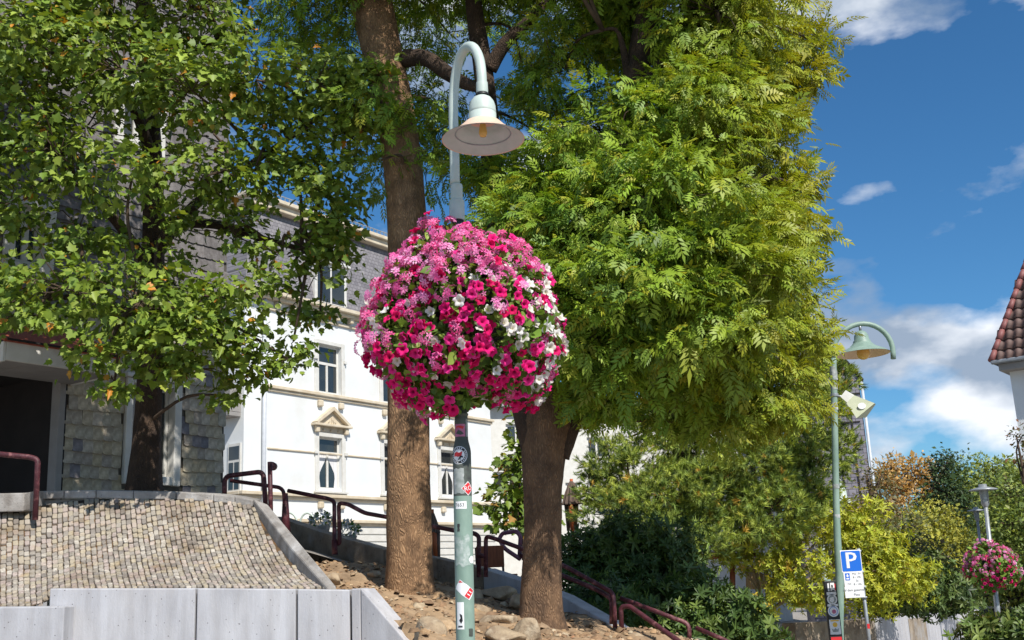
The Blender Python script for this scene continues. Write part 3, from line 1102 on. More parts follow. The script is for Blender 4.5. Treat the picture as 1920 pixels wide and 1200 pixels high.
# entrance recess
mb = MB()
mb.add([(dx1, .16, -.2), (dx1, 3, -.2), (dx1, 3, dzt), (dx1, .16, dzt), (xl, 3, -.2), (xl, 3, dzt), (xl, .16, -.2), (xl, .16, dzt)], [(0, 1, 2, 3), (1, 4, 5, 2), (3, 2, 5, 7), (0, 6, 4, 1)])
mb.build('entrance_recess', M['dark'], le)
px0 = lf(104, 800)[0]
MB().bevbox((px0, -.06, -.2), (dx1 + .02, .14, dzt), .01).build('door_post', M['soffit'], le)
MB().bevbox((dx1 + .021, -.03, -.2), (dx1 + .06, .10, dzt + .1), .005).build('post_edge', M['dark'], le)
# window with wide white surround
w = window(le, wx0 + .10, wx1 - .12, wz0 + .12, wz1 - .08, .10, fw=.06, mullion=False, transom=None)
mb = MB()
for a, b in (((wx0 - .02, -.07, wz0 - .02), (wx0 + .10, .10, wz1)), ((wx1 - .12, -.07, wz0 - .02), (wx1 + .02, .10, wz1)), ((wx0 + .101, -.065, wz0 - .015), (wx1 - .121, .098, wz0 + .12)), ((wx0 + .101, -.065, wz1 - .08), (wx1 - .121, .098, wz1 - .003))):
    mb.bevbox(a, b, .012)
mb.bevbox((wx0 - .06, -.12, wz1 + .002), (wx1 + .06, .06, wz1 + .07), .012)
mb.build('window_surround', M['white'], w)
for h in uw[:2]:
    w2 = window(le, h[0] + .06, h[1] - .06, h[2] + .06, h[3] - .06, .08, fw=.09, transom=h[2] + (h[3]-h[2])*.68)
    mb = MB()
    mb.bevbox((h[0] - .1, -.07, h[2] - .1), (h[0] + .06, .1, h[3] + .1), .01); mb.bevbox((h[1] - .06, -.07, h[2] - .1), (h[1] + .1, .1, h[3] + .1), .01)
    mb.bevbox((h[0] + .061, -.065, h[2] - .1), (h[1] - .061, .098, h[2] + .06), .01); mb.bevbox((h[0] + .061, -.065, h[3] - .06), (h[1] - .061, .098, h[3] + .1), .01)
    mb.build('window_surround', M['white'], w2)
# canopy over the entrance
off = 1.1
ca = lf(12, 655, off); cb = lf(215, 722, off)
zb = (ca[1] + cb[1])/2
ft = lf(100, 655, off)[1]
hgt = max(.22, min(.40, ft - lf(100, 690, off)[1]))
cx0, cx1 = ca[0], cb[0]
can = MB().bevbox((cx0, -off, zb), (cx1, -off + .05, zb + hgt), .008).build('canopy_fascia', M['white'], le)
MB().bevbox((cx0 - .045, -off + .002, zb - .02), (cx0 - .002, -.02, zb + hgt - .01), .008).build('canopy_side', M['white'], le)
MB().bevbox((cx1 + .002, -off + .002, zb + .002), (cx1 + .045, -.02, zb + hgt - .01), .008).build('canopy_side', M['white'], le)
nsof = 4
for i in range(nsof):
    a = cx0 + (cx1 - cx0)*i/nsof + .006
    b = cx0 + (cx1 - cx0)*(i+1)/nsof - .006
    MB().box((a, -off + .055, zb + .015), (b, -.03, zb + .04)).build('soffit_panel', M['soffit'], le)
mb = MB()
mb.add([(cx0 - .05, -off - .03, zb + hgt + .02), (cx1 + .05, -off - .03, zb + hgt + .02), (cx1 + .05, -.01, zb + hgt + .62), (cx0 - .05, -.01, zb + hgt + .62),
        (cx0 - .05, -off - .03, zb + hgt - .02), (cx1 + .05, -off - .03, zb + hgt - .02), (cx1 + .05, -.01, zb + hgt + .56), (cx0 - .05, -.01, zb + hgt + .56)],
       [(0, 1, 2, 3), (7, 6, 5, 4), (0, 4, 5, 1), (1, 5, 6, 2), (0, 3, 7, 4)])
mb.build('canopy_roof', M['redroof'], le)
MB().bevbox((cx0 - .02, -off - .06, zb + hgt + .0), (cx1 + .03, -off - .034, zb + hgt + .03), .006).build('gutter', M['dark'], le)
# slates
def slate_shape(seed):
    r = random.Random(seed)
    w, h = 0.088 + r.uniform(-.006, .006), 0.28
    low = [(-w, r.uniform(-.004, .008)), (-w*.45, -.010), (w*.35, -.008 + r.uniform(-.005, .005)), (w*.85, .004), (w, .028)]
    poly = [(x, z) for x, z in low] + [(w, h), (-w, h)]
    n = len(poly)
    v = [(x, -.034 + .028*(z/h), z) for x, z in poly] + [(x, -.022 + .020*(z/h), z) for x, z in poly]
    f = [tuple(range(n))] + [(i, i+n, (i+1) % n + n, (i+1) % n) for i in range(n)]
    return v, f
sl_cols = [S(192, 180, 154), S(184, 173, 150), S(200, 188, 162), S(180, 170, 152), S(188, 174, 144), S(196, 186, 168), S(138, 133, 136), S(170, 160, 146), S(186, 178, 158), S(122, 119, 126)]
sl_me = []
for k in range(20):
    v, f = slate_shape(k)
    mb = MB().add(v, f)
    sl_me.append(colored(mb.mesh('slate', M['slate']), sl_cols[k % 10]))
its = []
ch, sw = 0.205, 0.165
nrow = int((TOP + .3) / ch)
for j in range(nrow):
    z = -.35 + j*ch
    x = -.06 - (j % 2)*sw*.5 - random.uniform(0, .05)
    while x > xl + .1:
        xx = x
        x -= sw * random.uniform(.92, 1.06)
        cz = z + .12
        if any(h[0] - .05 < xx < h[1] + .05 and h[2] - .16 < cz < h[3] + .04 for h in holes):
            continue
        wp = LH.o + D_*xx + Vector((0, 0, cz))
        q = proj(wp)
        its.append((xx, z + 0.02*math.sin(xx*2.1 + j), q))
vis = [i for i in its if 118 < i[2][0] < 425 and 690 < i[2][1] < 925]
vis.sort(key=lambda i: -i[2][1])
chosen = set(id(i) for i in vis[:300])
rv, rf, rc = [], [], []
for it in its:
    k = random.choices(range(20), weights=[1, 1, 1, 1, 1, 1, .5, 1, 1, .35]*2)[0]
    x, z, q = it
    rot = Matrix.Translation((x, 0, z)) @ Matrix.Rotation(random.uniform(-.04, .04) + .05, 4, 'Y')
    if id(it) in chosen:
        o = link('slate', sl_me[k], le)
        o.matrix_local = rot
    else:
        me = sl_me[k]
        o_ = len(rv)
        rv += [tuple(rot @ v.co) for v in me.vertices]
        rf += [tuple(i + o_ for i in pl.vertices) for pl in me.polygons]
        c = sl_cols[k % 10]
        if z > 3.4:                       # the upper storeys are hung with greyer slate
            g_ = random.uniform(.8, 1.1)
            c = tuple(q*g_ for q in S(126, 121, 120))
        rc += [(c[0], c[1], c[2], 1)] * len(me.vertices)
me = bpy.data.meshes.new('slates')
me.from_pydata(rv, [], rf)
a = me.attributes.new('col', 'FLOAT_COLOR', 'POINT')
a.data.foreach_set('color', np.array(rc, np.float32).ravel())
me.materials.append(M['slate'])
tag(link('slates', me, le), kind='stuff')

# ---- white stucco house
WH = Facade(490, 37.0, 1.6, 'white_house', 'white stucco house with pedimented windows and grey mansard roof behind the trees', 'house')
we = WH.e
def wf(px, py, off=0): return WH.f(px, py, off)
zl = lambda *p: wf(*p)[1]
x_left = wf(457, 800)[0]
x_right = wf(924, 900)[0]
z_str = (zl(503, 728) + zl(712, 758))/2
z_mid = (zl(498, 842) + zl(925, 878))/2
z_low = (zl(509, 923) + zl(928, 950))/2
z_pl = (zl(810, 983) + zl(934, 987))/2
z_cor = zl(600, 573, .4)
xa, xb = wf(597, 860)[0], wf(640, 860)[0]
xc, xd = wf(826, 880)[0], wf(862, 880)[0]
ww = xb - xa
xc = xa + (xc - xa)
wins = [xa, (xa + xc)/2, xc]
zw0, zw1 = zl(615, 917), zl(615, 820)
zu0, zu1 = zl(618, 738), zl(618, 648)
holes = []
for x in wins:
    holes += [(x, x + ww, zw0, zw1), (x, x + ww, zu0, zu1)]
mb = wall_holes(MB(), x_left, x_right, -1.2, z_cor, holes, rev=.25)
depth = 11
sy0, sz0 = WH.side(430, 925, x_left); sy1, sz1 = WH.side(454, 822, x_left)
mb.add([(x_left, 0, -1.2), (x_left, depth, -1.2), (x_left, depth, z_cor), (x_left, 0, z_cor), (x_right, 0, -1.2), (x_right, depth, -1.2), (x_right, depth, z_cor), (x_right, 0, z_cor)],
       [(0, 3, 2, 1), (4, 5, 6, 7), (1, 2, 6, 5), (3, 7, 6, 2)])
mb.build('wall', M['stucco'], we)
for i, x in enumerate(wins):
    zt = zw0 + (zw1 - zw0)*.70
    w = window(we, x, x + ww, zw0, zw1, .14, fw=.07, transom=zt, curtain=(i != 1))
    w2 = window(we, x, x + ww, zu0, zu1, .14, fw=.08, transom=zu0 + (zu1-zu0)*.62)
    for (z0, z1, wn_) in ((zw0, zw1, w), (zu0, zu1, w2)):
        mb = MB()
        mb.bevbox((x - .20, -.06, z0 - .08), (x - .002, .06, z1 + .16), .015); mb.bevbox((x + ww + .002, -.06, z0 - .08), (x + ww + .20, .06, z1 + .16), .015)
        mb.bevbox((x - .001, -.055, z1 + .002), (x + ww + .001, .06, z1 + .16), .012)
        mb.bevbox((x - .26, -.13, z0 - .16), (x + ww + .26, .06, z0 - .082), .012)
        zz = z0 + (z1 - z0)*.66
        mb.bevbox((x - .26, -.12, zz), (x - .10, -.061, zz + .12), .01); mb.bevbox((x + ww + .10, -.12, zz), (x + ww + .26, -.061, zz + .12), .01)
        mb.build('window_surround', M['white'], wn_)
    # pediment over the lower window
    zp = zw1 + .38
    xm = x + ww/2
    mb = MB()
    hw = ww/2 + .32
    mb.bevbox((xm - hw + .1, -.05, zw1 + .165), (xm + hw - .1, .05, zp - .002), .01)
    mb.bevbox((xm - hw - .06, -.26, zp), (xm + hw + .06, .02, zp + .09), .015)
    ph_ = .62
    for sgn in (-1, 1):
        a_ = (xm + sgn*(hw*.86), zp + .095); b_ = (xm, zp + ph_)
        mb.prism([(a_[0], a_[1]), (b_[0], b_[1]), (b_[0], b_[1] + .14), (a_[0] + sgn*.14, a_[1] + .03)], -.24 - .002*sgn, .02)
    mb.prism([(xm - hw*.8, zp + .092), (xm + hw*.8, zp + .092), (xm, zp + ph_ - .01)], -.08, .02)
    for k in range(5):
        t = (k - 2)*.13
        mb.prism([(xm + t - .022, zp + .12), (xm + t + .022, zp + .12), (xm + t*.55 + .02, zp + .34 - abs(t)*.5), (xm + t*.55 - .02, zp + .34 - abs(t)*.5)], -.12, -.081)
    for sgn in (-1, 1):
        mb.bevbox((xm + sgn*(hw - .16) - .09, -.19, zp - .24), (xm + sgn*(hw - .16) + .09, -.051, zp - .003), .03)
    for t in (-.3, 0, .3):
        mb.bevbox((xm + t*hw*1.4 - .045, -.12, zp - .17), (xm + t*hw*1.4 + .045, -.051, zp - .08), .03)
    mb.build('pediment', M['trim'], we)
    for zz in (z_str - .02, z_low - .02):
        for dx in (.05, ww - .05):
            MB().bevbox((x + dx - .12, -.14, zz - .40), (x + dx + .12, -.001, zz - .16), .04).build('bracket', M['trim'], we)
def band(z, h, out, name='string_course', mt='trim', x0=None, x1=None, ret=True):
    x0 = x_left if x0 is None else x0
    x1 = x_right if x1 is None else x1
    mb = MB().bevbox((x0 - out, -out, z), (x1 + out, .02, z + h), min(.02, h*.25))
    if ret:
        mb.bevbox((x0 - out - .001, .021, z + .001), (x0 - .002, depth, z + h - .001), min(.02, h*.25))
        mb.bevbox((x1 + .002, .021, z + .001), (x1 + out + .001, depth, z + h - .001), min(.02, h*.25))
    return mb.build(name, M[mt], we)
xs0 = wf(503, 800)[0]
band(z_str - .12, .10, .07, x0=xs0, ret=False); band(z_str - .018, .12, .14, x0=xs0, ret=False)
band(z_mid - .03, .06, .05, x0=xs0, ret=False)
band(z_low - .14, .10, .08); band(z_low - .038, .12, .17)
band(z_pl - .10, .09, .10); band(z_pl - .008, .12, .2)
k = 0
zz = z_pl - .16
while zz > -1.0:
    MB().bevbox((x_left - .05, -.06, zz - .25), (x_right + .05, -.002, zz - .02), .02).build('plinth_course', M['white'], we)
    zz -= .27
band(z_cor - .5, .12, .08, x0=xs0, ret=False); band(z_cor - .14, .13, .28); band(z_cor - .008, .14, .45, 'cornice')
for t in np.linspace(xs0 + .3, x_right - .2, 18):
    MB().bevbox((t - .08, -.24, z_cor - .34), (t + .08, -.001, z_cor - .142), .02).build('bracket', M['trim'], we)
# mansard
xr0 = wf(690, 455, -.9)
z_top = zl(690, 452, -.7)
mb = MB()
zc1 = z_cor + .135
ins = .9
mb.add([(x_left - .1, -.1, zc1), (x_right + .1, -.1, zc1), (x_right + .1, depth, zc1), (x_left - .1, depth, zc1),
        (x_left + ins, ins - .1, z_top), (x_right - ins, ins - .1, z_top), (x_right - ins, depth - ins, z_top), (x_left + ins, depth - ins, z_top)],
       [(0, 1, 5, 4), (1, 2, 6, 5), (2, 3, 7, 6), (3, 0, 4, 7), (4, 5, 6, 7)])
rf_ = mb.build('mansard_roof', M['roofslate'], we)
mb = MB().bevbox((x_left + ins - .35, ins - .45, z_top - .12), (x_right - ins + .35, depth - ins, z_top + .14), .03)
mb.bevbox((x_left + ins - .5, ins - .6, z_top + .142), (x_right - ins + .5, depth - ins, z_top + .30), .03)
mb.build('roof_cornice', M['trim'], we)
mb = MB()
zr = z_top + .30
for t in np.arange(x_left + ins, x_right - ins, .22):
    mb.box((t, ins - .3, zr), (t + .03, ins - .27, zr + .28))
mb.box((x_left + ins, ins - .305, zr + .281), (x_right - ins, ins - .265, zr + .31))
mb.build('roof_railing', M['metal'], we)
for (pa, pb_) in (((588, 505), (648, 566)), ((765, 540), (815, 595))):
    a, b = wf(pa[0], pa[1], .0), wf(pb_[0], pb_[1], .0)
    z0, z1 = zc1 + .05, zc1 + 1.75
    x0, x1 = a[0], b[0]
    mb = MB().box((x0, -.06, z0), (x1, 1.2, z1))
    mb.bevbox((x0 - .12, -.2, z1 + .002), (x1 + .12, 1.3, z1 + .14), .02)
    o = mb.build('dormer', M['white'], we)
    MB().box((x0 + .15, -.075, z0 + .15), ((x0+x1)/2 - .05, -.062, z1 - .15)).build('pane', M['glass'], o)
    MB().box(((x0+x1)/2 + .05, -.075, z0 + .15), (x1 - .15, -.062, z1 - .15)).build('pane', M['glass'], o)
# downpipe, side window and balcony
xp = wf(491, 800)[0]
MB().tube([(xp, -.12, -.8), (xp, -.12, z_cor - .16)], .075, 12).build('downpipe', M['downpipe'], we)
mb = MB()
yA, zA = WH.side(428, 925, x_left); yB, zB = WH.side(453, 830, x_left)
y0, y1 = min(yA, yB), max(yA, yB)
mb.box((x_left - .05, y0, zA), (x_left - .002, y1, zB))
o = mb.build('side_window', M['white'], we)
ym = (y0 + y1)/2
for a, b in ((y0 + .06, ym - .03), (ym + .03, y1 - .06)):
    MB().box((x_left - .06, a, zA + .1), (x_left - .052, b, zB - .65)).build('pane', M['glass'], o)
MB().box((x_left - .06, y0 + .06, zB - .55), (x_left - .052, y1 - .06, zB - .1)).build('pane', M['glass'], o)
zb0 = WH.side(430, 780, x_left)[1]; zb1 = WH.side(430, 728, x_left)[1]
mb = MB().bevbox((x_left - .5, .15, zb0 - .1), (x_left - .002, 3, zb0 + .05), .02)
mb.box((x_left - .5, .15, zb0 + .06), (x_left - .46, 3, zb1)); mb.box((x_left - .459, .15, zb0 + .06), (x_left - .002, .19, zb1))
mb.tube([(x_left - .48, 3, zb1 + .1), (x_left - .48, .17, zb1 + .1), (x_left, .17, zb1 + .1)], .02, 6)
mb.build('balcony', M['soffit'], we)

# ---- plain white house behind, seen between the trunks
BH = Facade(1010, 52, 0.5, 'white_rear_house', 'plain white house glimpsed between trunk and pine with grey windows', 'house', R(20))
be = BH.e
x0, x1 = BH.f(870, 900)[0], BH.f(1460, 900)[0]
zt_ = BH.f(1000, 760)[1]
hl = []
for (pa, pb_) in (((948, 795), (990, 835)), ((925, 885), (985, 920)), ((1060, 905), (1090, 945)), ((1100, 820), (1140, 860)), ((1385, 935), (1412, 972)), ((1230, 900), (1260, 940))):
    a, b = BH.f(*pa), BH.f(*pb_)
    hl.append((a[0], b[0], b[1], a[1]))
mb = wall_holes(MB(), x0, x1, -3, zt_, hl, rev=.2)
mb.add([(x0, 0, -3), (x0, 9, -3), (x0, 9, zt_), (x0, 0, zt_), (x1, 0, -3), (x1, 9, -3), (x1, 9, zt_), (x1, 0, zt_)], [(0, 3, 2, 1), (4, 5, 6, 7)])
mb.build('wall', M['white'], be)
mb = MB().add([(x0 - .4, -.5, zt_ - .15), (x1 + .4, -.5, zt_ - .15), (x1 + .4, 4.5, zt_ + 1.2), (x0 - .4, 4.5, zt_ + 1.2), (x0 - .4, 9.5, zt_ - .15), (x1 + .4, 9.5, zt_ - .15)], [(0, 1, 2, 3), (3, 2, 5, 4), (0, 3, 4), (1, 5, 2), (0, 4, 5, 1)])
mb.build('roof', M['roofslate'], be)
for h in hl:
    window(be, h[0], h[1], h[2], h[3], .12, fw=.12, mullion=True)

# ---- slate gable tower house at the right of the pine
GH = Facade(1632, 46, -1.2, 'slate_gable_house', 'narrow grey slate gable wall rising behind the right street lamp', 'house', R(-12))
ge = GH.e
xr, zr_ = GH.f(1610, 712)
xr2 = GH.f(1634, 960)[0]
xl_, zl_ = GH.f(1540, 640)
xa_ = GH.f(1500, 900)[0]
zt1 = GH.f(1590, 680)[1]
xt1 = GH.f(1590, 680)[0]
mb = MB().prism([(xa_, -1), (xr2 + .12, -1), (xr, zr_), (xt1, zt1), (xl_, zl_), (xa_, zl_)], 0, 8)
mb.build('wall', M['gableslate'], ge)
mb = MB().prism([(xr + .16, zr_ - .12), (xr + .2, zr_), (xl_, zl_ + .22), (xl_, zl_ + .06), (xt1, zt1 + .05)], -.12, 8)
mb.build('verge', M['dark'], ge)
for px in (1575, 1603):
    xv = GH.f(px, 850)[0]
    MB().box((xv, -.05, -1), (xv + .06, -.003, GH.f(px, 720)[1])).build('seam', M['dark'], ge)
for py in (793, 740):
    zv = GH.f(1590, py)[1]
    MB().box((xa_, -.04, zv), (GH.f(1613, py)[0], -.004, zv + .05)).build('seam', M['dark'], ge)
MB().tube([(xr2 + .2, -.05, -1), (xr + .1, -.05, zr_ - .1)], .06, 8).build('corner_pipe', M['downpipe'], ge)

# ---- tiled roof house at the right edge
TH = Facade(1885, 30, -1.2, 'tiled_house', 'house corner with brown tiled hipped roof at the right edge', 'house', R(-38))
te = TH.e
ec = TH.f(1861, 682, .5)
zc_ = ec[1]
xw = TH.f(1893, 700)[0]
apx = TH.f(1922, 520, -1.2)
MB().box((xw, 0, -1), (xw + 8, 8, zc_)).build('wall', M['stucco'], te)
mb = MB().bevbox((ec[0] + .12, -.42, zc_ - .22), (xw + 8.3, 8.3, zc_ - .02), .02)
mb.build('eaves_box', M['soffit'], te)
MB().bevbox((ec[0] - .04, -.56, zc_ - .018), (xw + 8.4, -.40, zc_ + .09), .03).build('gutter', M['metal'], te)
# roof plane: front slope rising at steep pitch, hip on the left
hp = Vector((ec[0], -.5, zc_ + .05))
slp = R(60)
up = Vector((0, math.cos(slp), math.sin(slp)))
LEN = 4.6
hipdir = Vector((apx[0] - ec[0], 1.2 + .5, apx[1] - zc_))
hk = (hipdir.x) / (hipdir.z / math.sin(slp))
mb = MB()
A_ = hp; B_ = hp + Vector((8, 0, 0)); C_ = hp + up*LEN + Vector((8, 0, 0)); E_ = hp + up*LEN + Vector((hk*LEN, 0, 0))
F_ = Vector((hp.x, 8, hp.z)); G_ = E_ + Vector((0, 3, 0))
dn = Vector((0, .03, -.06))
mb.add([A_+dn, B_+dn, C_+dn, E_+dn, F_, G_], [(0, 1, 2, 3), (0, 3, 5, 4)])
rf_ = mb.build('roof', M['tile'], te)
def tile_me():
    v, f = [], []
    tw_, tl_ = .24, .36
    for j, (yy, lift) in enumerate(((0, .05), (tl_*1.1, .0))):
        for i in range(7):
            x = tw_*i/6
            v.append((x, yy, lift + .028*math.sin(math.pi*i/6*2)))
    for i in range(6):
        f.append((i, i+1, 8+i, 7+i))
    o = len(v)
    for i in range(7):
        v.append((tw_*i/6, 0, .02 + .028*math.sin(math.pi*i/6*2)))
    for i in range(6):
        f.append((i, o+i, o+i+1, i+1))
    return MB().add(v, f, 0, True).mesh('roof_tile', M['tile'])
tm = tile_me()
nrm = Vector((0, -math.sin(slp), math.cos(slp)))
for j in range(12):
    s_ = j*.36
    for i in range(7):
        x = hp.x + hk*s_ + .12 + i*.24 - ((hk*s_) % .24)
        p = hp + up*s_
        o = link('roof_tile', tm, rf_)
        o.matrix_local = Matrix(((1, 0, 0, x), (0, up.y, nrm.y, p.y), (0, up.z, nrm.z, p.z), (0, 0, 0, 1)))
hd = (E_ - A_).normalized()
for j in range(13):
    p = A_ + hd*(j*.37) + Vector((-.02, 0, .03))
    MB().tube([p, p + hd*.40], [.10, .075], 8).build('hip_tile', M['ridge'], te)

# ------------------------------------------------------------------ handrails
def rail(paths, label, rad=.036, mt='rail', name='handrail', extra=None, fr=.10):
    allp = [[at(*p) for p in path] for path in paths]
    low = min((p for path in allp for p in path), key=lambda p: p.z)
    e = empty(name, (low.x, low.y, low.z), 0, label, 'handrail', 'maroon handrails')
    for path in allp:
        wbuild(MB().tube(fillet(path, fr), rad*.9, 12), 'rail_tube', M[mt], e, recalc=False)
    if extra:
        extra(e)
    return e
rail([[(-60, 846, 12.6), (56, 857, 12.75), (71, 862, 12.75), (66, 975, 12.75)]], 'maroon handrail end bending down onto the cobbles at the left edge', .037)
def knob(e):
    p = at(511, 874, 14.6)
    vs = []
    wbuild(MB().tube([p + Vector((0, -.06, 0)), p + Vector((0, .06, 0))], .055, 16), 'end_knob', M['rail'], e, recalc=False)
rail([[(421, 935, 14.8), (421, 893, 14.8), (494, 884, 14.6), (499, 965, 14.5)]], 'low maroon rail hoop on the coping near the house corner', .038)
rail([[(508, 985, 14.3), (506, 866, 14.3)]], 'single upright maroon post with round end knob', .036, extra=knob)
rail([[(432, 901, 15.0), (532, 915, 15.0), (536, 1010, 15.0)]], 'maroon rail passing behind the knob post and ending at a stout post', .030,
     extra=lambda e: wbuild(MB().tube([at(535, 925, 14.98), at(536, 1012, 14.98)], [.035, .075], 12), 'post', M['rail'], e, recalc=False))
rail([[(540, 920, 15.2), (616, 935, 15.0), (627, 940, 14.9), (627, 1020, 14.8), (637, 1020, 14.75), (635, 943, 14.7), (652, 945, 14.6), (684, 962, 14.5), (728, 970, 14.4), (853, 995, 13.9), (890, 1000, 13.8), (898, 1006, 13.75), (898, 1082, 13.7)]],
     'long maroon handrail running behind the thick trunk with a U bend at the ramp wall', .032, fr=.06,
     extra=lambda e: wbuild(MB().tube([at(627, 1012, 14.74), at(628, 1040, 14.72)], .04, 10), 'post', M['rail'], e, recalc=False))
rail([[(911, 1082, 13.6), (911, 1005, 13.6), (925, 1009, 13.5), (985, 1031, 13.2), (1060, 1062, 12.9), (1150, 1112, 12.4), (1154, 1188, 12.35)],
      [(975, 1040, 13.3), (1052, 1078, 12.95), (1120, 1106, 12.6), (1147, 1122, 12.45), (1147, 1170, 12.4)], [(898, 1042, 13.65), (911, 1042, 13.6)]],
     'maroon double handrail stepping down behind the right hand trunk', .030, fr=.07)
rail([[(1166, 1192, 12.2), (1164, 1138, 12.2), (1180, 1136, 12.15), (1275, 1204, 11.6), (1300, 1222, 11.5)]], 'maroon lower handrail at the foot of the ramp in front of the dark shrubs', .030, fr=.07)
rail([[(1163, 1121, 12.5), (1292, 1170, 12.3), (1293, 1200, 12.3)], [(1305, 1177, 12.25), (1365, 1203, 12.1), (1400, 1220, 12.0)]], 'maroon upper handrail crossing in front of the dark shrubs', .028, fr=.07)
rail([[(974, 1045, 15.6), (976, 1005, 15.6), (968, 996, 15.6), (942, 1000, 15.8), (936, 1010, 15.8), (945, 1028, 15.6), (975, 1048, 15.4)]], 'pale purple handrail loop between lamp pole and right hand trunk', .034, 'rail_pale')

# ------------------------------------------------------------------ trees
def branch_nodes(limbs):
    out = []
    for pts, rad in limbs:
        Q, r = smooth_path(pts, rad, 4)
        out += Q
    return out
def px_path(lst):
    return [at(*p[:3]) for p in lst], [p[3] * mpp(*p[:3]) / 2 for p in lst]
def make_tree(name, label, base, trunk, limbs, blobs, leaf_t, leaf_size, cols, wts, sprays, per, spr, mt_bark, mt_leaf='leaf',
              droop=.35, hue=None, cat='tree', group=None, twig_r=.03, sub=.35, inner=.45, flat=.55, szjit=.25, cull=None):
    e = empty(name, base, 0, label, cat, group)
    limb_data = []
    if trunk:
        pts, rad = px_path(trunk)
        o = wlink('trunk', trunk_mesh(pts, rad, 32, .045).mesh('trunk', M[mt_bark]), e)
        limb_data.append((pts, rad))
    for l in limbs:
        pts, rad = px_path(l)
        wlink('limb', trunk_mesh(pts, rad, 16, .04, 6, False).mesh('limb', M['bark_dark']), e)  # ash limbs get darker bark than the trunk: crown shade put into colour
        limb_data.append((pts, rad))
    bl = px_blobs(blobs)
    P, A, N, SP = blob_points(bl, sprays, per, spr, droop, flat, inner)
    if cull is not None:
        k = cull(P)
        P, A, N = P[k], A[k], N[k]
    n = len(P)
    C = palette(n, cols, wts)
    if hue is not None:
        C = hue(P, C)
    me = scatter_mesh('crown', *leaf_t, P, A, N, leaf_size*np.exp(np.clip(rng.normal(0, szjit, n), -.6, .42)), C, M[mt_leaf])
    wlink('crown', me, e)
    if limb_data:
        t = twigs_for(bl, SP, branch_nodes(limb_data), 'twigs', e, M['twig'], twig_r, sub)
        t.matrix_parent_inverse = Matrix.Translation(-Vector(base))
    return e
def gbase(px, py, Y):
    return at(px, py, Y)

ASH = [(0.23, 0.35, 0.032), (0.16, 0.28, 0.03), (0.31, 0.41, 0.038), (0.37, 0.37, 0.03), (0.11, 0.18, 0.022)]
def ash_hue(P, C):
    # leaves turn yellow towards the tree's outer right side, as in early autumn
    t = np.clip((P[:, 0] - 1.6) / 2.4, 0, 1)[:, None] * rng.uniform(.3, 1, (len(P), 1))
    return C*(1-t) + t*np.array([[0.36, 0.33, 0.024]])*np.exp(rng.normal(0, .15, (len(P), 1)))
# left ash (thick trunk)
def keep_gap(P):
    # windows of sky in the thin part of the canopy around the lamp: fewer leaves there
    return rng.uniform(0, 1, len(P)) < 0.9
make_tree('ash_tree', 'thick trunked ash tree directly behind the hanging flower ball', at(768, 1124, 13.0),
    [(768, 1150, 13.0, 104), (768, 1110, 13.0, 92), (767, 1040, 13.0, 86), (766, 950, 13.0, 82), (766, 850, 13.0, 79), (766, 700, 13.0, 76), (766, 560, 13.0, 74), (764, 420, 13.0, 74), (748, 260, 13.1, 72), (718, 110, 13.2, 74), (697, 0, 13.3, 78), (690, -120, 13.4, 60), (690, -350, 13.6, 40)],
    [[(760, 110, 13.1, 34), (800, 110, 13.0, 30), (840, 138, 12.9, 28), (880, 160, 12.8, 22), (925, 168, 12.7, 14)],
     [(690, -20, 13.3, 40), (600, -90, 13.1, 30), (520, -140, 13.0, 20)],
     [(692, -80, 13.4, 40), (760, -180, 13.1, 28), (850, -260, 12.9, 18)]],
    [(570, 20, 13.6, .6, .6, .5, .7), (640, -60, 13.2, .8), (540, -80, 13.6, .7), (610, 70, 14.6, .5, .5, .4, .5), (770, 20, 14.6, .55, .6, .5, .8), (840, 60, 14.8, .6, .6, .45, .6), (780, 200, 14.2, .45, .5, .5, .8),
     (740, -120, 12.8, .9), (740, -290, 11.2, .7), (850, -130, 12.8, .9), (950, -110, 13.0, .9), (800, 300, 14.2, .5, .5, .55, .8), (700, 120, 14.6, .5, .5, .5, .5), (640, 200, 15.0, .5, .5, .5, .4), (720, 330, 14.4, .3, .3, .4, .5),  # the highest clump is out of view, added overhead to shade the trunk
     (820, -40, 13.6, .7, .7, .5, .8), (920, -20, 13.8, .6, .6, .4, .7), (840, 230, 14.0, .45, .5, .5, .9), (735, 210, 12.5, .3, .3, .35, .7), (715, 300, 12.5, .22, .25, .35, .6), (700, 160, 12.4, .3, .3, .3, .6)],
    t_ash(), .19, ASH, [4, 4, 2, 1, 2], 85, 20, .16, 'bark', hue=None, cull=keep_gap, flat=.45)
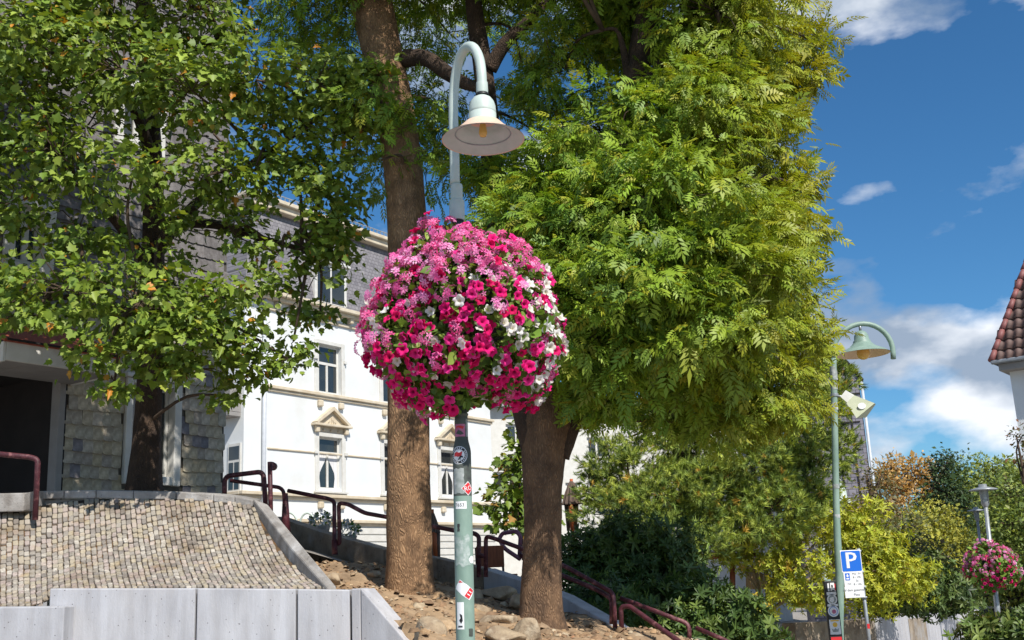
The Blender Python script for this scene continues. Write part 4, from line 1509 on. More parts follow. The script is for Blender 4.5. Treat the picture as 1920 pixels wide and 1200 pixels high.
# right ash
ASHB = [
    (1115, 620, 11.0, .7), (1190, 520, 10.9, .85), (1060, 470, 11.6, .75), (1260, 400, 11.0, .9), (1330, 560, 11.1, .85), (1372, 440, 11.8, .8), (1370, 590, 12.2, .6),
    (1354, 640, 12.0, .55), (1260, 610, 11.2, .7), (1150, 700, 11.4, .42), (1330, 665, 11.8, .5, .5, .3), (1125, 745, 11.5, .28, .3, .2), (1378, 350, 12.4, .42), (1377, 250, 12.2, .65),
    (1364, 130, 12.2, .75), (1377, 100, 12.8, .42, .4, .3, .8), (1310, 220, 11.6, .8), (1150, 270, 11.6, .8), (1060, 130, 12.8, .5, .5, .5, .8), (1340, 20, 11.8, .8), (1220, 30, 13.4, .8), (1130, 60, 13.0, .7),
    (1010, 340, 12.2, .55), (960, 420, 12.0, .45), (930, 330, 12.8, .45, .5, .4, .8), (1090, 380, 11.5, .7), (1010, 250, 13.8, .6, .6, .5, .5), (980, 130, 14.6, .5, .5, .5, .35), (1020, 60, 14.6, .5, .5, .5, .35),
    (1210, 590, 12.2, .95), (1330, 460, 12.6, 1.1), (1368, 300, 13.0, 1.0), (1250, 250, 13.2, 1.1), (1100, 560, 12.8, .9), (1349, 600, 13.0, .8), (1375, 30, 12.6, .6), (1300, -120, 12.2, .9), (1150, -100, 12.4, .9), (1150, -270, 10.6, .9), (1300, -290, 10.8, .9), (1000, -260, 10.6, .85), (880, -250, 10.6, .8),  # closing clumps hang unseen above the view, added to shade trunks and limbs
    (1370, -120, 12.6, .8), (1040, -90, 13.2, .8), (1377, 480, 12.6, .5), (1388, 540, 12.8, .38), (1392, 630, 12.9, .3, .35, .4), (1395, 400, 12.7, .28, .3, .42), (1400, 75, 13.0, .28, .3, .2, .7), (1388, 180, 12.8, .32, .3, .3, .7), (1385, 160, 13.2, .5, .5, .5),
    (1375, 650, 12.8, .4, .4, .35), (1190, 400, 11.2, .6), (1358, 500, 11.0, .55), (1290, 610, 10.8, .5), (1040, 560, 11.8, .45), (1095, 690, 11.3, .35), (1220, 710, 12.0, .3, .3, .25, .8),
    (1490, 95, 13.0, .2, .2, .14, .7), (1475, 130, 13.0, .18, .2, .12, .6), (1450, 200, 12.9, .2, .2, .16, .7), (1480, 350, 12.8, .22, .2, .2), (1495, 590, 12.9, .16, .2, .2, .7), (1480, 480, 12.8, .2, .2, .16),
    (1478, 410, 12.4, .42), (1492, 585, 12.6, .36), (1462, 700, 12.8, .32, .32, .28), (1530, 80, 13.0, .2, .2, .13, .8), (1512, 140, 13.0, .15, .2, .1, .8), (1500, 30, 13.0, .25, .3, .2, .7), (1505, 350, 12.6, .25, .25, .2), (1520, 640, 12.9, .2, .2, .2),
    (1400, 715, 12.6, .5), (1325, 745, 12.4, .42), (1450, 760, 12.9, .38), (1275, 735, 12.2, .42), (1485, 735, 13.0, .25), (1385, 805, 12.9, .32, .32, .22, .7), (1300, 800, 12.8, .25, .25, .16, .6), (1120, 770, 11.6, .22, .25, .14, .7)]
make_tree('ash_tree', 'broad leafy ash tree with its trunk right of the lamp pole', at(1015, 1170, 12.0),
    [(1014, 1195, 12.0, 90), (1014, 1150, 12.0, 80), (1016, 1080, 12.0, 74), (1018, 1000, 12.0, 70), (1018, 920, 12.0, 72), (1020, 850, 12.05, 82), (1026, 800, 12.1, 100), (1030, 760, 12.1, 95), (1034, 725, 12.1, 70)],
    [[(1010, 850, 12.1, 60), (990, 780, 12.1, 54), (968, 680, 12.3, 48), (945, 520, 12.6, 44), (928, 380, 12.8, 42), (918, 250, 13.0, 40), (905, 120, 13.2, 36), (890, 20, 13.3, 32), (880, -120, 13.4, 22)],
     [(1040, 850, 12.1, 60), (1066, 790, 12.1, 50), (1100, 680, 12.2, 48), (1140, 500, 12.4, 46), (1165, 340, 12.4, 46), (1178, 220, 12.3, 44), (1196, 120, 12.2, 46), (1218, 20, 12.2, 48), (1235, -80, 12.2, 40), (1250, -220, 12.2, 26)],
     [(918, 130, 13.1, 28), (945, 85, 13.0, 26), (985, 45, 12.9, 22), (1030, 0, 12.9, 16), (1080, -60, 12.9, 10)],
     [(1178, 190, 12.2, 22), (1220, 140, 12.0, 18), (1262, 96, 11.9, 16), (1300, 70, 11.8, 14), (1350, 62, 11.8, 8)],
     [(1140, 470, 12.3, 26), (1220, 420, 12.0, 20), (1310, 380, 11.8, 15), (1400, 350, 11.8, 8)],
     [(1110, 640, 12.2, 24), (1200, 590, 11.8, 18), (1300, 560, 11.6, 13), (1400, 560, 11.8, 7)],
     [(1180, 150, 12.2, 20), (1160, 62, 12.0, 8), (1130, 56, 12.0, 5)]],
    ASHB, t_ash(), .19, ASH, [4, 3, 3, 1.3, 1.8], 72, 32, .125, 'bark_mid', hue=ash_hue, flat=.42, szjit=.26)
# left broad-leaved tree with lobed leaves
MAP = [(0.20, 0.28, 0.035), (0.14, 0.22, 0.03), (0.28, 0.36, 0.055), (0.09, 0.14, 0.025), (0.60, 0.24, 0.03)]
MAPB = [
    (250, 570, 12.4, .75), (120, 540, 12.2, .6), (350, 630, 12.6, .6), (430, 560, 12.8, .5), (200, 660, 12.5, .38, .4, .26), (300, 690, 12.6, .36, .4, .24), (370, 690, 12.8, .3, .4, .2), (60, 590, 12.2, .4, .4, .25), (215, 715, 12.6, .2, .2, .16),
    (440, 640, 12.9, .35, .4, .3), (490, 640, 13.2, .3, .3, .25, .6), (550, 640, 13.3, .22, .3, .18, .6), (435, 745, 13.3, .16, .16, .12, .8), (530, 480, 13.3, .5, .5, .5, .55), (600, 420, 13.2, .45, .5, .5, .95), (620, 330, 13.0, .5, .5, .45, .8),
    (660, 190, 12.7, .5, .5, .4, 1), (590, 160, 12.6, .6, .6, .4), (480, 150, 12.4, .7, .7, .45), (360, 170, 12.2, .7, .7, .45), (230, 130, 12.3, .8, .7, .5), (100, 100, 12.3, .8, .8, .5), (20, 200, 12.6, .7), (110, 290, 12.3, .6, .6, .4),
    (250, 320, 12.2, .5, .5, .35, .8), (380, 330, 12.4, .6, .6, .4, .8), (480, 310, 12.8, .6, .6, .3, .6), (540, 260, 12.9, .55, .5, .45, .8), (20, 380, 12.8, .6, .6, .5, .7), (150, 420, 12.9, .6, .6, .4, .7), (300, 440, 13.2, .6, .6, .4, .45), (440, 440, 13.3, .6, .6, .4, .55),
    (60, 0, 12.6, .9), (220, -20, 12.6, .9), (360, 20, 12.8, .8), (450, 30, 13.4, .4, .4, .3, .25), (130, -140, 12.8, 1.0), (330, -140, 12.8, 1.0), (-90, 300, 12.8, .8), (-90, 100, 12.8, .9), (-60, 520, 12.6, .6), (570, 555, 13.5, .35, .4, .35, .5), (640, 490, 13.2, .25, .3, .35, .6),
    (330, 540, 13.4, .6, .6, .5, .5), (160, 240, 13.4, .8, .8, .5, .4), (400, 250, 13.6, .8, .8, .5, .3), (640, 120, 12.9, .4, .4, .3), (690, 130, 12.8, .28, .3, .22), (660, 260, 12.9, .3, .3, .3, .8), (600, 590, 13.5, .2, .2, .15, .6), (550, 680, 13.4, .16, .2, .1, .6), (470, 690, 13.2, .2, .2, .14, .7), (620, 440, 13.0, .35, .4, .35, .6), (690, 230, 12.8, .25, .25, .2, .8), (560, 350, 13.0, .5, .5, .4, .65)]
make_tree('lobed_leaf_tree', 'left tree with lobed green and a few orange leaves before the slate house', at(272, 925, 14.6),
    [(270, 960, 14.6, 66), (271, 900, 14.6, 60), (274, 830, 14.6, 52), (279, 750, 14.6, 47), (284, 620, 14.5, 44), (288, 460, 14.4, 40), (286, 300, 14.3, 36), (278, 150, 14.2, 32), (268, 0, 14.1, 28), (262, -150, 14.0, 18)],
    [[(286, 520, 14.4, 26), (230, 430, 13.8, 20), (160, 350, 13.3, 15), (70, 260, 12.9, 9)],
     [(286, 480, 14.4, 26), (360, 390, 13.8, 20), (440, 330, 13.4, 15), (540, 260, 13.1, 10), (640, 190, 12.9, 6)],
     [(288, 420, 14.4, 24), (400, 420, 13.9, 18), (500, 450, 13.6, 13), (580, 470, 13.4, 7)],
     [(284, 640, 14.4, 20), (300, 580, 13.6, 16), (280, 560, 12.9, 12), (260, 570, 12.4, 7)],
     [(286, 300, 14.3, 24), (250, 200, 13.6, 18), (180, 100, 12.9, 12), (90, 20, 12.6, 7)],
     [(280, 180, 14.2, 22), (360, 100, 13.6, 16), (460, 60, 13.2, 10)],
     [(285, 600, 14.4, 18), (170, 560, 13.3, 13), (90, 560, 12.6, 8)]],
    MAPB, t_maple(), .094, MAP, [5, 5, 4, 1.5, .25], 92, 22, .115, 'bark_dark', sub=.6, droop=.5)

# pine with needle tufts
PIN = [(0.27, 0.35, 0.06), (0.18, 0.26, 0.05), (0.40, 0.46, 0.07), (0.06, 0.10, 0.03), (0.60, 0.36, 0.06)]
PINB = [(1180, 900, 19.5, .8, .8, .5), (1260, 830, 20, .7, .7, .5), (1330, 870, 19.6, .8, .8, .5), (1420, 880, 19.4, .9, .8, .6), (1480, 820, 19.8, .7, .7, .5), (1250, 930, 19, .8, .8, .5), (1350, 930, 19.0, .7, .7, .5), (1450, 950, 19.0, .7, .7, .5), (1160, 960, 19.2, .7, .7, .4),
        (1290, 980, 19.0, .6, .6, .4), (1130, 930, 20, .4, .5, .5, .6), (1500, 900, 19.6, .6, .6, .6), (1540, 780, 20.2, .5, .5, .5), (1560, 720, 20.4, .35, .35, .4), (1570, 850, 20.4, .35, .35, .5), (1380, 990, 18.8, .5, .5, .3), (1560, 690, 20.6, .3, .3, .3), (1180, 820, 20.5, .5, .5, .4, .6), (1380, 810, 20, .5, .5, .4, .8), (1120, 860, 20.6, .3, .3, .4, .5), (1440, 780, 20.4, .5), (1530, 640, 20.8, .5), (1480, 720, 20.6, .6), (1300, 760, 20.4, .6), (1200, 740, 20.6, .5), (1400, 730, 20.4, .6), (1120, 780, 20.8, .35, .35, .3, .6)]
make_tree('pine_tree', 'dark bushy pine tree below the yellow green ash crown', at(1300, 1040, 20.0),
    [(1296, 1110, 20, 34), (1298, 1000, 20, 30), (1285, 900, 20, 28), (1268, 800, 20, 26), (1262, 700, 20, 22), (1260, 560, 20, 14)],
    [[(1285, 900, 20, 14), (1350, 880, 19.8, 11), (1440, 850, 19.8, 7)], [(1290, 940, 20, 12), (1220, 910, 19.6, 9), (1160, 930, 19.4, 5)], [(1270, 820, 20, 14), (1400, 780, 20.2, 9), (1540, 740, 20.4, 5)],
     [(1410, 960, 19.5, 10), (1425, 930, 19.6, 8), (1450, 980, 19.2, 7)]],
    PINB, t_tuft(24), .15, PIN, [4, 3, 3.5, 2, .35], 80, 28, .095, 'bark_dark', 'needle', droop=-.25, sub=.25, twig_r=.035)
tag(make_tree('maple_sapling', 'small bright green maple with orange tips between the house and right trunk', at(975, 1010, 24),
    [(985, 1050, 24, 10), (975, 960, 24, 8), (968, 850, 24, 5)], [],
    [(975, 850, 24, .5, .5, .4), (985, 900, 23.8, .55, .5, .35), (955, 925, 23.8, .5, .5, .3), (975, 975, 23.8, .55, .5, .35), (1000, 830, 24, .4), (940, 950, 23.8, .35, .3, .2), (1000, 950, 24, .5), (980, 800, 24.2, .25, .25, .3)],
    t_maple(), .16, [(0.14, .22, .03), (.20, .27, .035), (.09, .15, .02), (.36, .17, .04)], [4, 3, 3, .8], 75, 9, .13, 'bark_dark'), None, None)

# shrubs
def shrub(name, label, base, blobs, leaf_t, size, cols, wts, sprays, per, spr, mtl='leaf_gloss', droop=-.2, stems=4, twig='twig', group='shrubs', inner=.4, cat='shrub', r0=.02, sub=.1, flat=.6):
    e = empty(name, base, 0, label, cat, group)
    bl = px_blobs(blobs)
    P, A, N, SP = blob_points(bl, sprays, per, spr, droop, flat, inner)
    n = len(P)
    wlink('foliage', scatter_mesh('foliage', *leaf_t, P, A, N, size*np.exp(rng.normal(0, .25, n)), palette(n, cols, wts, .18), M[mtl]), e)
    t = twigs_for(bl, SP, [Vector(base), Vector(base) + Vector((0, 0, .25))], 'stems', e, M[twig], r0, sub)
    t.matrix_parent_inverse = Matrix.Translation(-Vector(base))
    return e
DK = [(.07, .12, .028), (.045, .085, .022), (.11, .17, .035), (.16, .22, .045)]
shrub('laurel_shrub', 'dark green laurel shrub behind the right hand trunk', at(1170, 1120, 15.5), [(1110, 1030, 15.6, .6, .6, .4), (1190, 1010, 15.6, .6, .6, .4), (1240, 1040, 15.4, .5, .5, .4), (1150, 1080, 15.2, .6, .5, .4), (1080, 1090, 15.2, .5, .5, .45), (1220, 1090, 15.2, .5, .5, .4), (1270, 1080, 15.6, .4, .4, .35)],
      t_whorl(6, .15), .085, DK, [4, 4, 3, 1], 240, 8, .10)
shrub('rhododendron_shrub', 'dark glossy rhododendron below the laurel beside the handrails', at(1220, 1210, 13.6), [(1150, 1150, 13.9, .45, .5, .35), (1250, 1150, 13.9, .55, .5, .4), (1350, 1160, 13.9, .5, .5, .4), (1300, 1120, 14.4, .5, .5, .35), (1400, 1180, 13.7, .45, .5, .35), (1300, 1195, 13.5, .5, .4, .3), (1210, 1190, 13.6, .4, .4, .3), (1090, 1150, 14.0, .4, .4, .35)],
      t_whorl(7, .14), .10, DK, [4, 3, 3, 1.5], 200, 7, .10)
YG = [(.40, .42, .035), (.32, .37, .03), (.48, .46, .04), (.20, .25, .025), (.48, .32, .04)]
shrub('azalea_shrub', 'large yellow green shrub with bent bare stems left of the parking sign', at(1440, 1180, 19.4), [(1390, 1020, 19.4, .45, .5, .25), (1460, 1000, 19.4, .5, .5, .3), (1530, 980, 19.6, .5, .5, .35), (1520, 930, 20.0, .35, .4, .25), (1500, 1060, 19.2, .5, .5, .3), (1590, 1040, 19.8, .5, .5, .35), (1430, 1050, 19.2, .45, .4, .2), (1540, 1110, 19.2, .45, .4, .3), (1470, 1110, 19.1, .35, .4, .2), (1370, 1045, 19.3, .3, .3, .15), (1560, 990, 20.0, .4, .4, .3), (1420, 1145, 19.1, .35, .4, .2, .7)],
      t_whorl(5, .16), .068, YG, [4, 4, 3, 1.5, .4], 240, 9, .10, 'leaf', twig='paletwig', r0=.03, sub=.4)
shrub('azalea_shrub', 'yellow green shrub behind and right of the parking sign', at(1640, 1150, 19.5), [(1640, 1020, 19.8, .5, .5, .35), (1620, 970, 20, .45, .5, .35), (1660, 1070, 19.5, .5, .5, .35), (1600, 1110, 19.5, .5, .5, .35), (1650, 1120, 19.6, .4, .4, .3), (1700, 1095, 20, .35, .4, .3), (1720, 1075, 20.2, .3, .3, .25)],
      t_whorl(5, .16), .075, YG, [4, 4, 3, 1, .3], 230, 9, .11, 'leaf', twig='paletwig', r0=.03, sub=.3)
shrub('laurel_shrub', 'dark green low shrub right of the parking sign above the concrete wall', at(1680, 1160, 21.0), [(1670, 1125, 21, .5, .5, .35), (1720, 1120, 21.2, .5, .5, .4), (1765, 1115, 21.5, .5, .5, .45), (1750, 1075, 22, .5, .5, .4), (1790, 1120, 22, .4, .4, .35)],
      t_whorl(6, .15), .10, [(.09, .14, .03), (.04, .07, .02), (.10, .15, .035), (.15, .19, .05)], [3, 3, 3, 1.5], 170, 8, .11)
shrub('boxleaf_shrub', 'mid green leafy shrub in the bottom right corner', at(1850, 1215, 15.5), [(1840, 1185, 15.5, .32, .4, .18), (1890, 1180, 15.6, .35, .4, .22), (1930, 1175, 15.6, .35, .4, .25), (1870, 1200, 15.3, .4, .4, .2)],
      t_whorl(6, .17), .10, [(.10, .15, .03), (.07, .11, .025), (.16, .20, .05), (.22, .20, .06)], [4, 3, 2, 1], 260, 5, .07)
shrub('conifer_hedge', 'small dark conifer foliage between pine and yellow shrub', at(1330, 1110, 18.4), [(1240, 1000, 18.2, .5, .5, .3), (1310, 1030, 18.2, .4, .4, .3), (1200, 985, 18.4, .4, .4, .25), (1130, 1000, 18.4, .4, .4, .25)],
      t_tuft(), .15, PIN[:4], [3, 3, 2, 3], 150, 9, .12, 'needle')

# background trees (each its own)
def far_tree(name, label, px, Y, blobs, cols, wts, size=.32, trunkw=.25, dens=26, leaf='leaf', spr=.3, bark='twig', cat='tree'):
    b0 = at(px, 1100, Y)
    base = Vector((b0.x, b0.y, -1.3))
    e = empty(name, base, 0, label, cat, 'trees in the background')
    bl = px_blobs(blobs)
    top = max(bl, key=lambda b: b[0].z)[0]
    wlink('trunk', trunk_mesh([base, base.lerp(top, .5), Vector((base.x, base.y, top.z))], [trunkw, trunkw*.7, trunkw*.2], 10, .05, 5).mesh('trunk', M['twig']), e)
    P, A, N, SP = blob_points(bl, dens*1.3, 30, spr*.9, .2, .7, .35)
    n = len(P)
    wlink('crown', scatter_mesh('crown', *t_quadleaf(), P, A, N, size*.52*np.exp(rng.normal(0, .3, n)), palette(n, cols, wts, .2), M[leaf]), e)
    t = twigs_for(bl, SP, [base.lerp(Vector((base.x, base.y, top.z)), q) for q in (.4, .6, .8)], 'branches', e, M['paletwig' if bark == 'pale' else 'twig'], trunkw*.35, .35)
    t.matrix_parent_inverse = Matrix.Translation(-base)
    return e
GR = [(.20, .26, .05), (.14, .20, .04), (.30, .34, .07), (.08, .12, .035)]
YL = [(.40, .38, .06), (.32, .33, .055), (.46, .43, .07), (.20, .23, .045)]
OR = [(.52, .31, .10), (.44, .26, .09), (.58, .38, .13), (.32, .24, .09)]
BR = [(.19, .15, .07), (.13, .12, .055), (.25, .17, .075), (.16, .17, .06)]
far_tree('autumn_tree', 'orange brown autumn tree with pale trunk on the skyline', 1700, 62, [(1700, 890, 62, 1.7, 1.7, 1.0), (1660, 905, 62, 1.2, 1.2, .9), (1735, 900, 62, 1.3, 1.3, 1.0), (1700, 930, 62, 1.8, 1.6, 1.1, .7), (1655, 875, 64, .9, .8, .5, .5), (1690, 960, 62, 1.6, 1.5, 1.0, .7)], OR, [4, 3, 2, 1], .34, bark='pale', dens=16)
far_tree('fir_tree', 'dark pointed fir tree right of the orange tree', 1775, 58, [(1775, 930, 58, 1.3, 1.3, 1.2), (1775, 890, 58, .9, .9, 1.0), (1778, 862, 58, .45, .45, .8), (1760, 965, 58, 1.3, 1.3, 1.0), (1800, 950, 58, 1.0, 1.0, 1.0)], [(.05, .09, .03), (.035, .065, .025), (.09, .13, .04)], [3, 3, 1], .3)
far_tree('broadleaf_tree', 'light green rounded tree on the skyline above the post lamps', 1845, 62, [(1845, 900, 62, 1.9, 1.8, 1.3), (1810, 925, 62, 1.3, 1.2, 1.0), (1880, 910, 62, 1.4, 1.3, 1.2), (1840, 950, 61, 1.6, 1.5, 1.0)], GR, [4, 2, 3, 1])
far_tree('broadleaf_tree', 'large green tree at the right edge behind the post lamps', 1915, 48, [(1910, 930, 48, 1.5, 1.4, 1.2), (1890, 985, 47, 1.3, 1.2, 1.0), (1935, 1000, 47, 1.3, 1.2, 1.2), (1900, 1040, 46.5, 1.2, 1.2, .9), (1930, 890, 49, 1.0, 1.0, .8), (1915, 1095, 46, 1.1, 1.1, .8)], GR, [4, 3, 2, 2], .3)
far_tree('yellow_tree', 'yellow green tree below the fir and orange trees', 1745, 50, [(1740, 985, 50, 1.3, 1.3, 1.1), (1770, 1000, 49.5, 1.2, 1.2, 1.1), (1720, 1020, 49, 1.2, 1.2, .9), (1790, 1030, 49, 1.1, 1.1, 1.0), (1755, 1045, 48, 1.1, 1.1, .8)], YL, [3, 3, 2, 2], .28)
far_tree('brown_tree', 'brownish thin leaved tree beside the slate gable', 1650, 44, [(1650, 930, 44, .7, .8, 1.2), (1640, 980, 43.5, 1.0, 1.0, .9), (1670, 1010, 43, .9, .9, .9), (1650, 1050, 42.5, .9, .9, .8), (1655, 890, 44, .45, .45, .6, .6)], BR, [3, 3, 2, 2], .24)
far_tree('broadleaf_tree', 'olive green tree filling the slope between brown tree and post lamps', 1700, 40, [(1690, 1000, 40, .9, .9, .9), (1710, 1045, 39, 1.0, 1.0, .8), (1750, 1060, 38.5, .9, .9, .7), (1690, 1080, 38, .9, .9, .7), (1780, 1080, 38, .9, .9, .6), (1720, 1100, 38, .8, .8, .5)], [(.12, .14, .05), (.17, .19, .06), (.08, .10, .035), (.14, .10, .05)], [3, 3, 3, 1], .22, dens=34)
far_tree('broadleaf_tree', 'bright green bushy tree right of the far flower ball', 1900, 34, [(1895, 1065, 34, .7, .7, .6), (1925, 1080, 34, .8, .8, .7), (1880, 1110, 33.5, .6, .6, .5), (1840, 1120, 34, .7, .7, .4), (1915, 1125, 33.5, .7, .7, .4)], YL[:2] + GR[:2], [1, 2, 3, 2], .2, dens=45, spr=.2)
far_tree('copper_tree', 'single red brown branch tip entering at the right edge', 1950, 24, [(1918, 815, 24, .12, .2, .2), (1925, 850, 24, .14, .2, .2), (1990, 830, 24, .6, .6, .6)], [(.14, .14, .04), (.22, .10, .05), (.09, .12, .03)], [3, 2, 2], .12, trunkw=.08, dens=120, spr=.1)
for k, (px, Y) in enumerate(((1590, 75), (1480, 78), (1380, 76), (1830, 80), (1920, 82))):
    far_tree('hill_tree', ['dull green tree low on the far hill behind the slate gable', 'dull green tree on the far hill behind the pine', 'dull green tree on the far hill left of the pine', 'dull green tree on the far hill behind the post lamps', 'dull green tree on the far hill at the right edge'][k], px, Y,
             [(px, 960, Y, 2.2, 2, 1.8), (px - 50, 990, Y, 2, 2, 1.6), (px + 50, 985, Y, 2, 2, 1.6), (px, 1030, Y - 2, 2.6, 2, 1.8)], GR, [3, 3, 2, 2], .45, dens=14)

# ------------------------------------------------------------------ text helper and stickers
def text_mesh(txt, size=1.0):
    cu = bpy.data.curves.new('txt', 'FONT')
    cu.body = txt
    cu.size = size
    cu.align_x = 'CENTER'
    cu.align_y = 'CENTER'
    cu.resolution_u = 2
    o = bpy.data.objects.new('txt', cu)
    me = bpy.data.meshes.new_from_object(o)
    v = [tuple(q.co) for q in me.vertices]
    f = [tuple(p.vertices) for p in me.polygons]
    bpy.data.objects.remove(o)
    bpy.data.meshes.remove(me)
    bpy.data.curves.remove(cu)
    return v, f
def disc(r, n=28, cx=0, cy=0, ry=None):
    ry = ry or r
    return [(cx + r*math.cos(2*math.pi*k/n), cy + ry*math.sin(2*math.pi*k/n)) for k in range(n)]
class Decal:
    """flat print in metres (x right, y up) laid on a pole of radius rfun(z) at height zc, angle ang (0 faces the camera), or on a flat plate"""
    def __init__(s, zc, ang=0.0, rot=0.0, rfun=None):
        s.zc, s.ang, s.rot, s.rfun = zc, ang, rot, rfun
        s.mb = MB()
        s.mats = []
    def pt(s, x, y, lift):
        c, q = math.cos(s.rot), math.sin(s.rot)
        x, y = x*c - y*q, x*q + y*c
        if s.rfun is None:
            return (x, -lift, s.zc + y)
        r = s.rfun(s.zc + y) + lift
        a = s.ang + x / s.rfun(s.zc + y)
        return (r*math.sin(a), -r*math.cos(a), s.zc + y)
    def mi(s, mt):
        if M[mt] not in s.mats:
            s.mats.append(M[mt])
        return s.mats.index(M[mt])
    def poly(s, pts, mt, layer=1):
        bm = bmesh.new()
        vs = [bm.verts.new((x, y, 0)) for x, y in pts]
        bm.faces.new(vs)
        s._cut(bm, mt, layer)
    def shape(s, v, f, mt, layer=1, dx=0, dy=0):
        bm = bmesh.new()
        vs = [bm.verts.new((x + dx, y + dy, 0)) for x, y, _ in v]
        for q in f:
            try: bm.faces.new([vs[i] for i in q])
            except ValueError: pass
        s._cut(bm, mt, layer)
    def _cut(s, bm, mt, layer):
        if s.rfun is not None:
            bmesh.ops.triangulate(bm, faces=bm.faces[:])
            xs_ = [v.co.x for v in bm.verts]
            c = math.cos(s.rot); q = math.sin(s.rot)
            for k in range(-12, 13):
                bmesh.ops.bisect_plane(bm, geom=bm.verts[:] + bm.edges[:] + bm.faces[:], plane_co=(k*.011*c, -k*.011*q, 0), plane_no=(c, -q, 0))
        bm.verts.index_update()
        s.mb.add([s.pt(v.co.x, v.co.y, .0012*layer) for v in bm.verts], [[v.index for v in f.verts] for f in bm.faces], s.mi(mt))
        bm.free()
    def rect(s, w, h, mt, layer=1, cx=0, cy=0, jag=0.0):
        if jag:
            pts = []
            for k in range(8): pts.append((-w/2 + w*k/8, -h/2 + random.uniform(-jag, jag)))
            for k in range(8): pts.append((w/2 + random.uniform(-jag, jag), -h/2 + h*k/8))
            for k in range(8): pts.append((w/2 - w*k/8, h/2 + random.uniform(-jag, jag)))
            for k in range(8): pts.append((-w/2 + random.uniform(-jag, jag), h/2 - h*k/8))
            s.poly([(x + cx, y + cy) for x, y in pts], mt, layer)
        else:
            s.poly([(cx - w/2, cy - h/2), (cx + w/2, cy - h/2), (cx + w/2, cy + h/2), (cx - w/2, cy + h/2)], mt, layer)
    def text(s, t, size, mt, layer=2, dx=0, dy=0):
        v, f = text_mesh(t, size)
        s.shape(v, f, mt, layer, dx, dy)
    def build(s, parent, name='sticker', label=None):
        o = s.mb.build(name, s.mats, parent, recalc=False)
        if label: o['label'] = label
        return o

# ------------------------------------------------------------------ main street lamp
YL_ = 7.5
pb0 = at(868, 1200, YL_)
LX = pb0.x
lamp = empty('street_lamp', (LX, YL_, 0), 0, 'tall pale green street lamp with bell shade rising through the flower ball', 'street lamp')
TILT = R(0.85)
lamp.rotation_euler = (0, TILT, 0)
TI = Matrix.Rotation(-TILT, 3, 'Y')
def zl7(py, px=860): return at(px, py, YL_).z
k7 = mpp(868, 1000, YL_)
z_sh0, z_sh1 = zl7(850), zl7(820)
R0, R1 = 17.5*k7, 12.5*k7
def rpole(z):
    if z < z_sh0: return R0
    if z > z_sh1: return R1
    t = (z - z_sh0)/(z_sh1 - z_sh0)
    t = t*t*(3 - 2*t)
    return R0*(1-t) + R1*t
prof = [(R0*1.02, 0)] + [(rpole(z), z) for z in (.02, 1.0, z_sh0 - .3)]
MB().lathe(prof, 32).build('lower_pole', M['pole'], lamp)
prof = [(rpole(z), z) for z in [z_sh0 - .3] + list(np.linspace(z_sh0, z_sh1, 8)) + [zl7(783)]]
MB().lathe(prof, 32).build('shoulder', M['pole_dark'], lamp)
z_c0, z_c1 = zl7(414), zl7(376)
MB().lathe([(R1, zl7(783)), (R1, zl7(780)), (R1*1.12, zl7(779)), (R1*1.12, zl7(776)), (R1*.95, zl7(775)), (R1*.95, z_c0)], 24).build('mid_pole', M['pole_dark'], lamp)
kc = mpp(853, 395, YL_)
MB().lathe([(.001, z_c0 + .002), (14*kc, z_c0 + .002), (14.3*kc, z_c0 + .006), (14.3*kc, z_c1 - .006), (13.6*kc, z_c1), (.001, z_c1)], 28).build('collar', M['lamp'], lamp)
MB().lathe([(12*kc, z_c0 - .03), (12.6*kc, z_c0), (.001, z_c0)], 24).build('collar_seal', M['black'], lamp)
zt2 = zl7(346)
MB().lathe([(11.4*kc, z_c1), (11.4*kc, zt2 - .01), (10.6*kc, zt2), (.001, zt2)], 24).build('sleeve', M['lamp'], lamp)
LO = Vector((LX, YL_, 0))
sh = at(906, 262, 7.1)                                  # centre of the shade rim
nk = at(904, 172, 7.1)
arc = [at(853, 346, 7.5), at(852, 280, 7.5), at(850, 210, 7.5), at(852, 160, 7.48), at(859, 118, 7.43), at(870, 94, 7.35), at(881, 87, 7.27), at(891, 93, 7.2), at(899, 112, 7.13), at(903, 140, 7.1), at(904, 172, 7.1)]
Q, r = smooth_path([TI @ (p - LO) for p in arc], [9.2*kc]*len(arc), 5)
MB().tube(Q, r, 16).build('arm', M['lamp'], lamp, recalc=False)
arm_end = TI @ (nk - LO)
ks = mpp(905, 240, 7.1)
rim = 77.5*ks
ho = TI @ (sh - LO)
zt_bell = arm_end.z - ho.z
MB().lathe([(11*ks, .07), (11.4*ks, .005), (11.0*ks, -.012)], 20, (arm_end.x, arm_end.y, arm_end.z)).build('arm_socket', M['lamp'], lamp)
MB().lathe([(9.5*ks, .0), (12.5*ks, -.006), (12.5*ks, -.018)], 20, (arm_end.x, arm_end.y, arm_end.z - .012)).build('seal', M['black'], lamp)
H = zt_bell - .035
bell = [(.001, H), (10*ks, H - .002), (17*ks, H - .018), (22*ks, H - .045), (24.8*ks, H - .08), (25.5*ks, H - .12), (25.5*ks, H - .135), (25.0*ks, H - .137), (25.8*ks, H - .140), (26*ks, H*.42), (27*ks, H*.40), (30*ks, H*.37), (32*ks, H*.33), (33*ks, H*.29), (40*ks, H*.22), (56*ks, H*.10), (68*ks, H*.035), (rim, .0)]
MB().lathe(bell, 48, ho).build('shade', M['lamp'], lamp)
inn = [(rim, -.001), (rim*.995, -.004), (66*ks, .02), (60*ks, .03), (58*ks, .032)]
shi = MB().lathe([(rim - .001, -.0015), (67*ks, .022), (58*ks, .042), (44*ks, .085), (34*ks, .125), (20*ks, .15), (.001, .155)], 48, ho).build('reflector', M['reflector'], lamp)
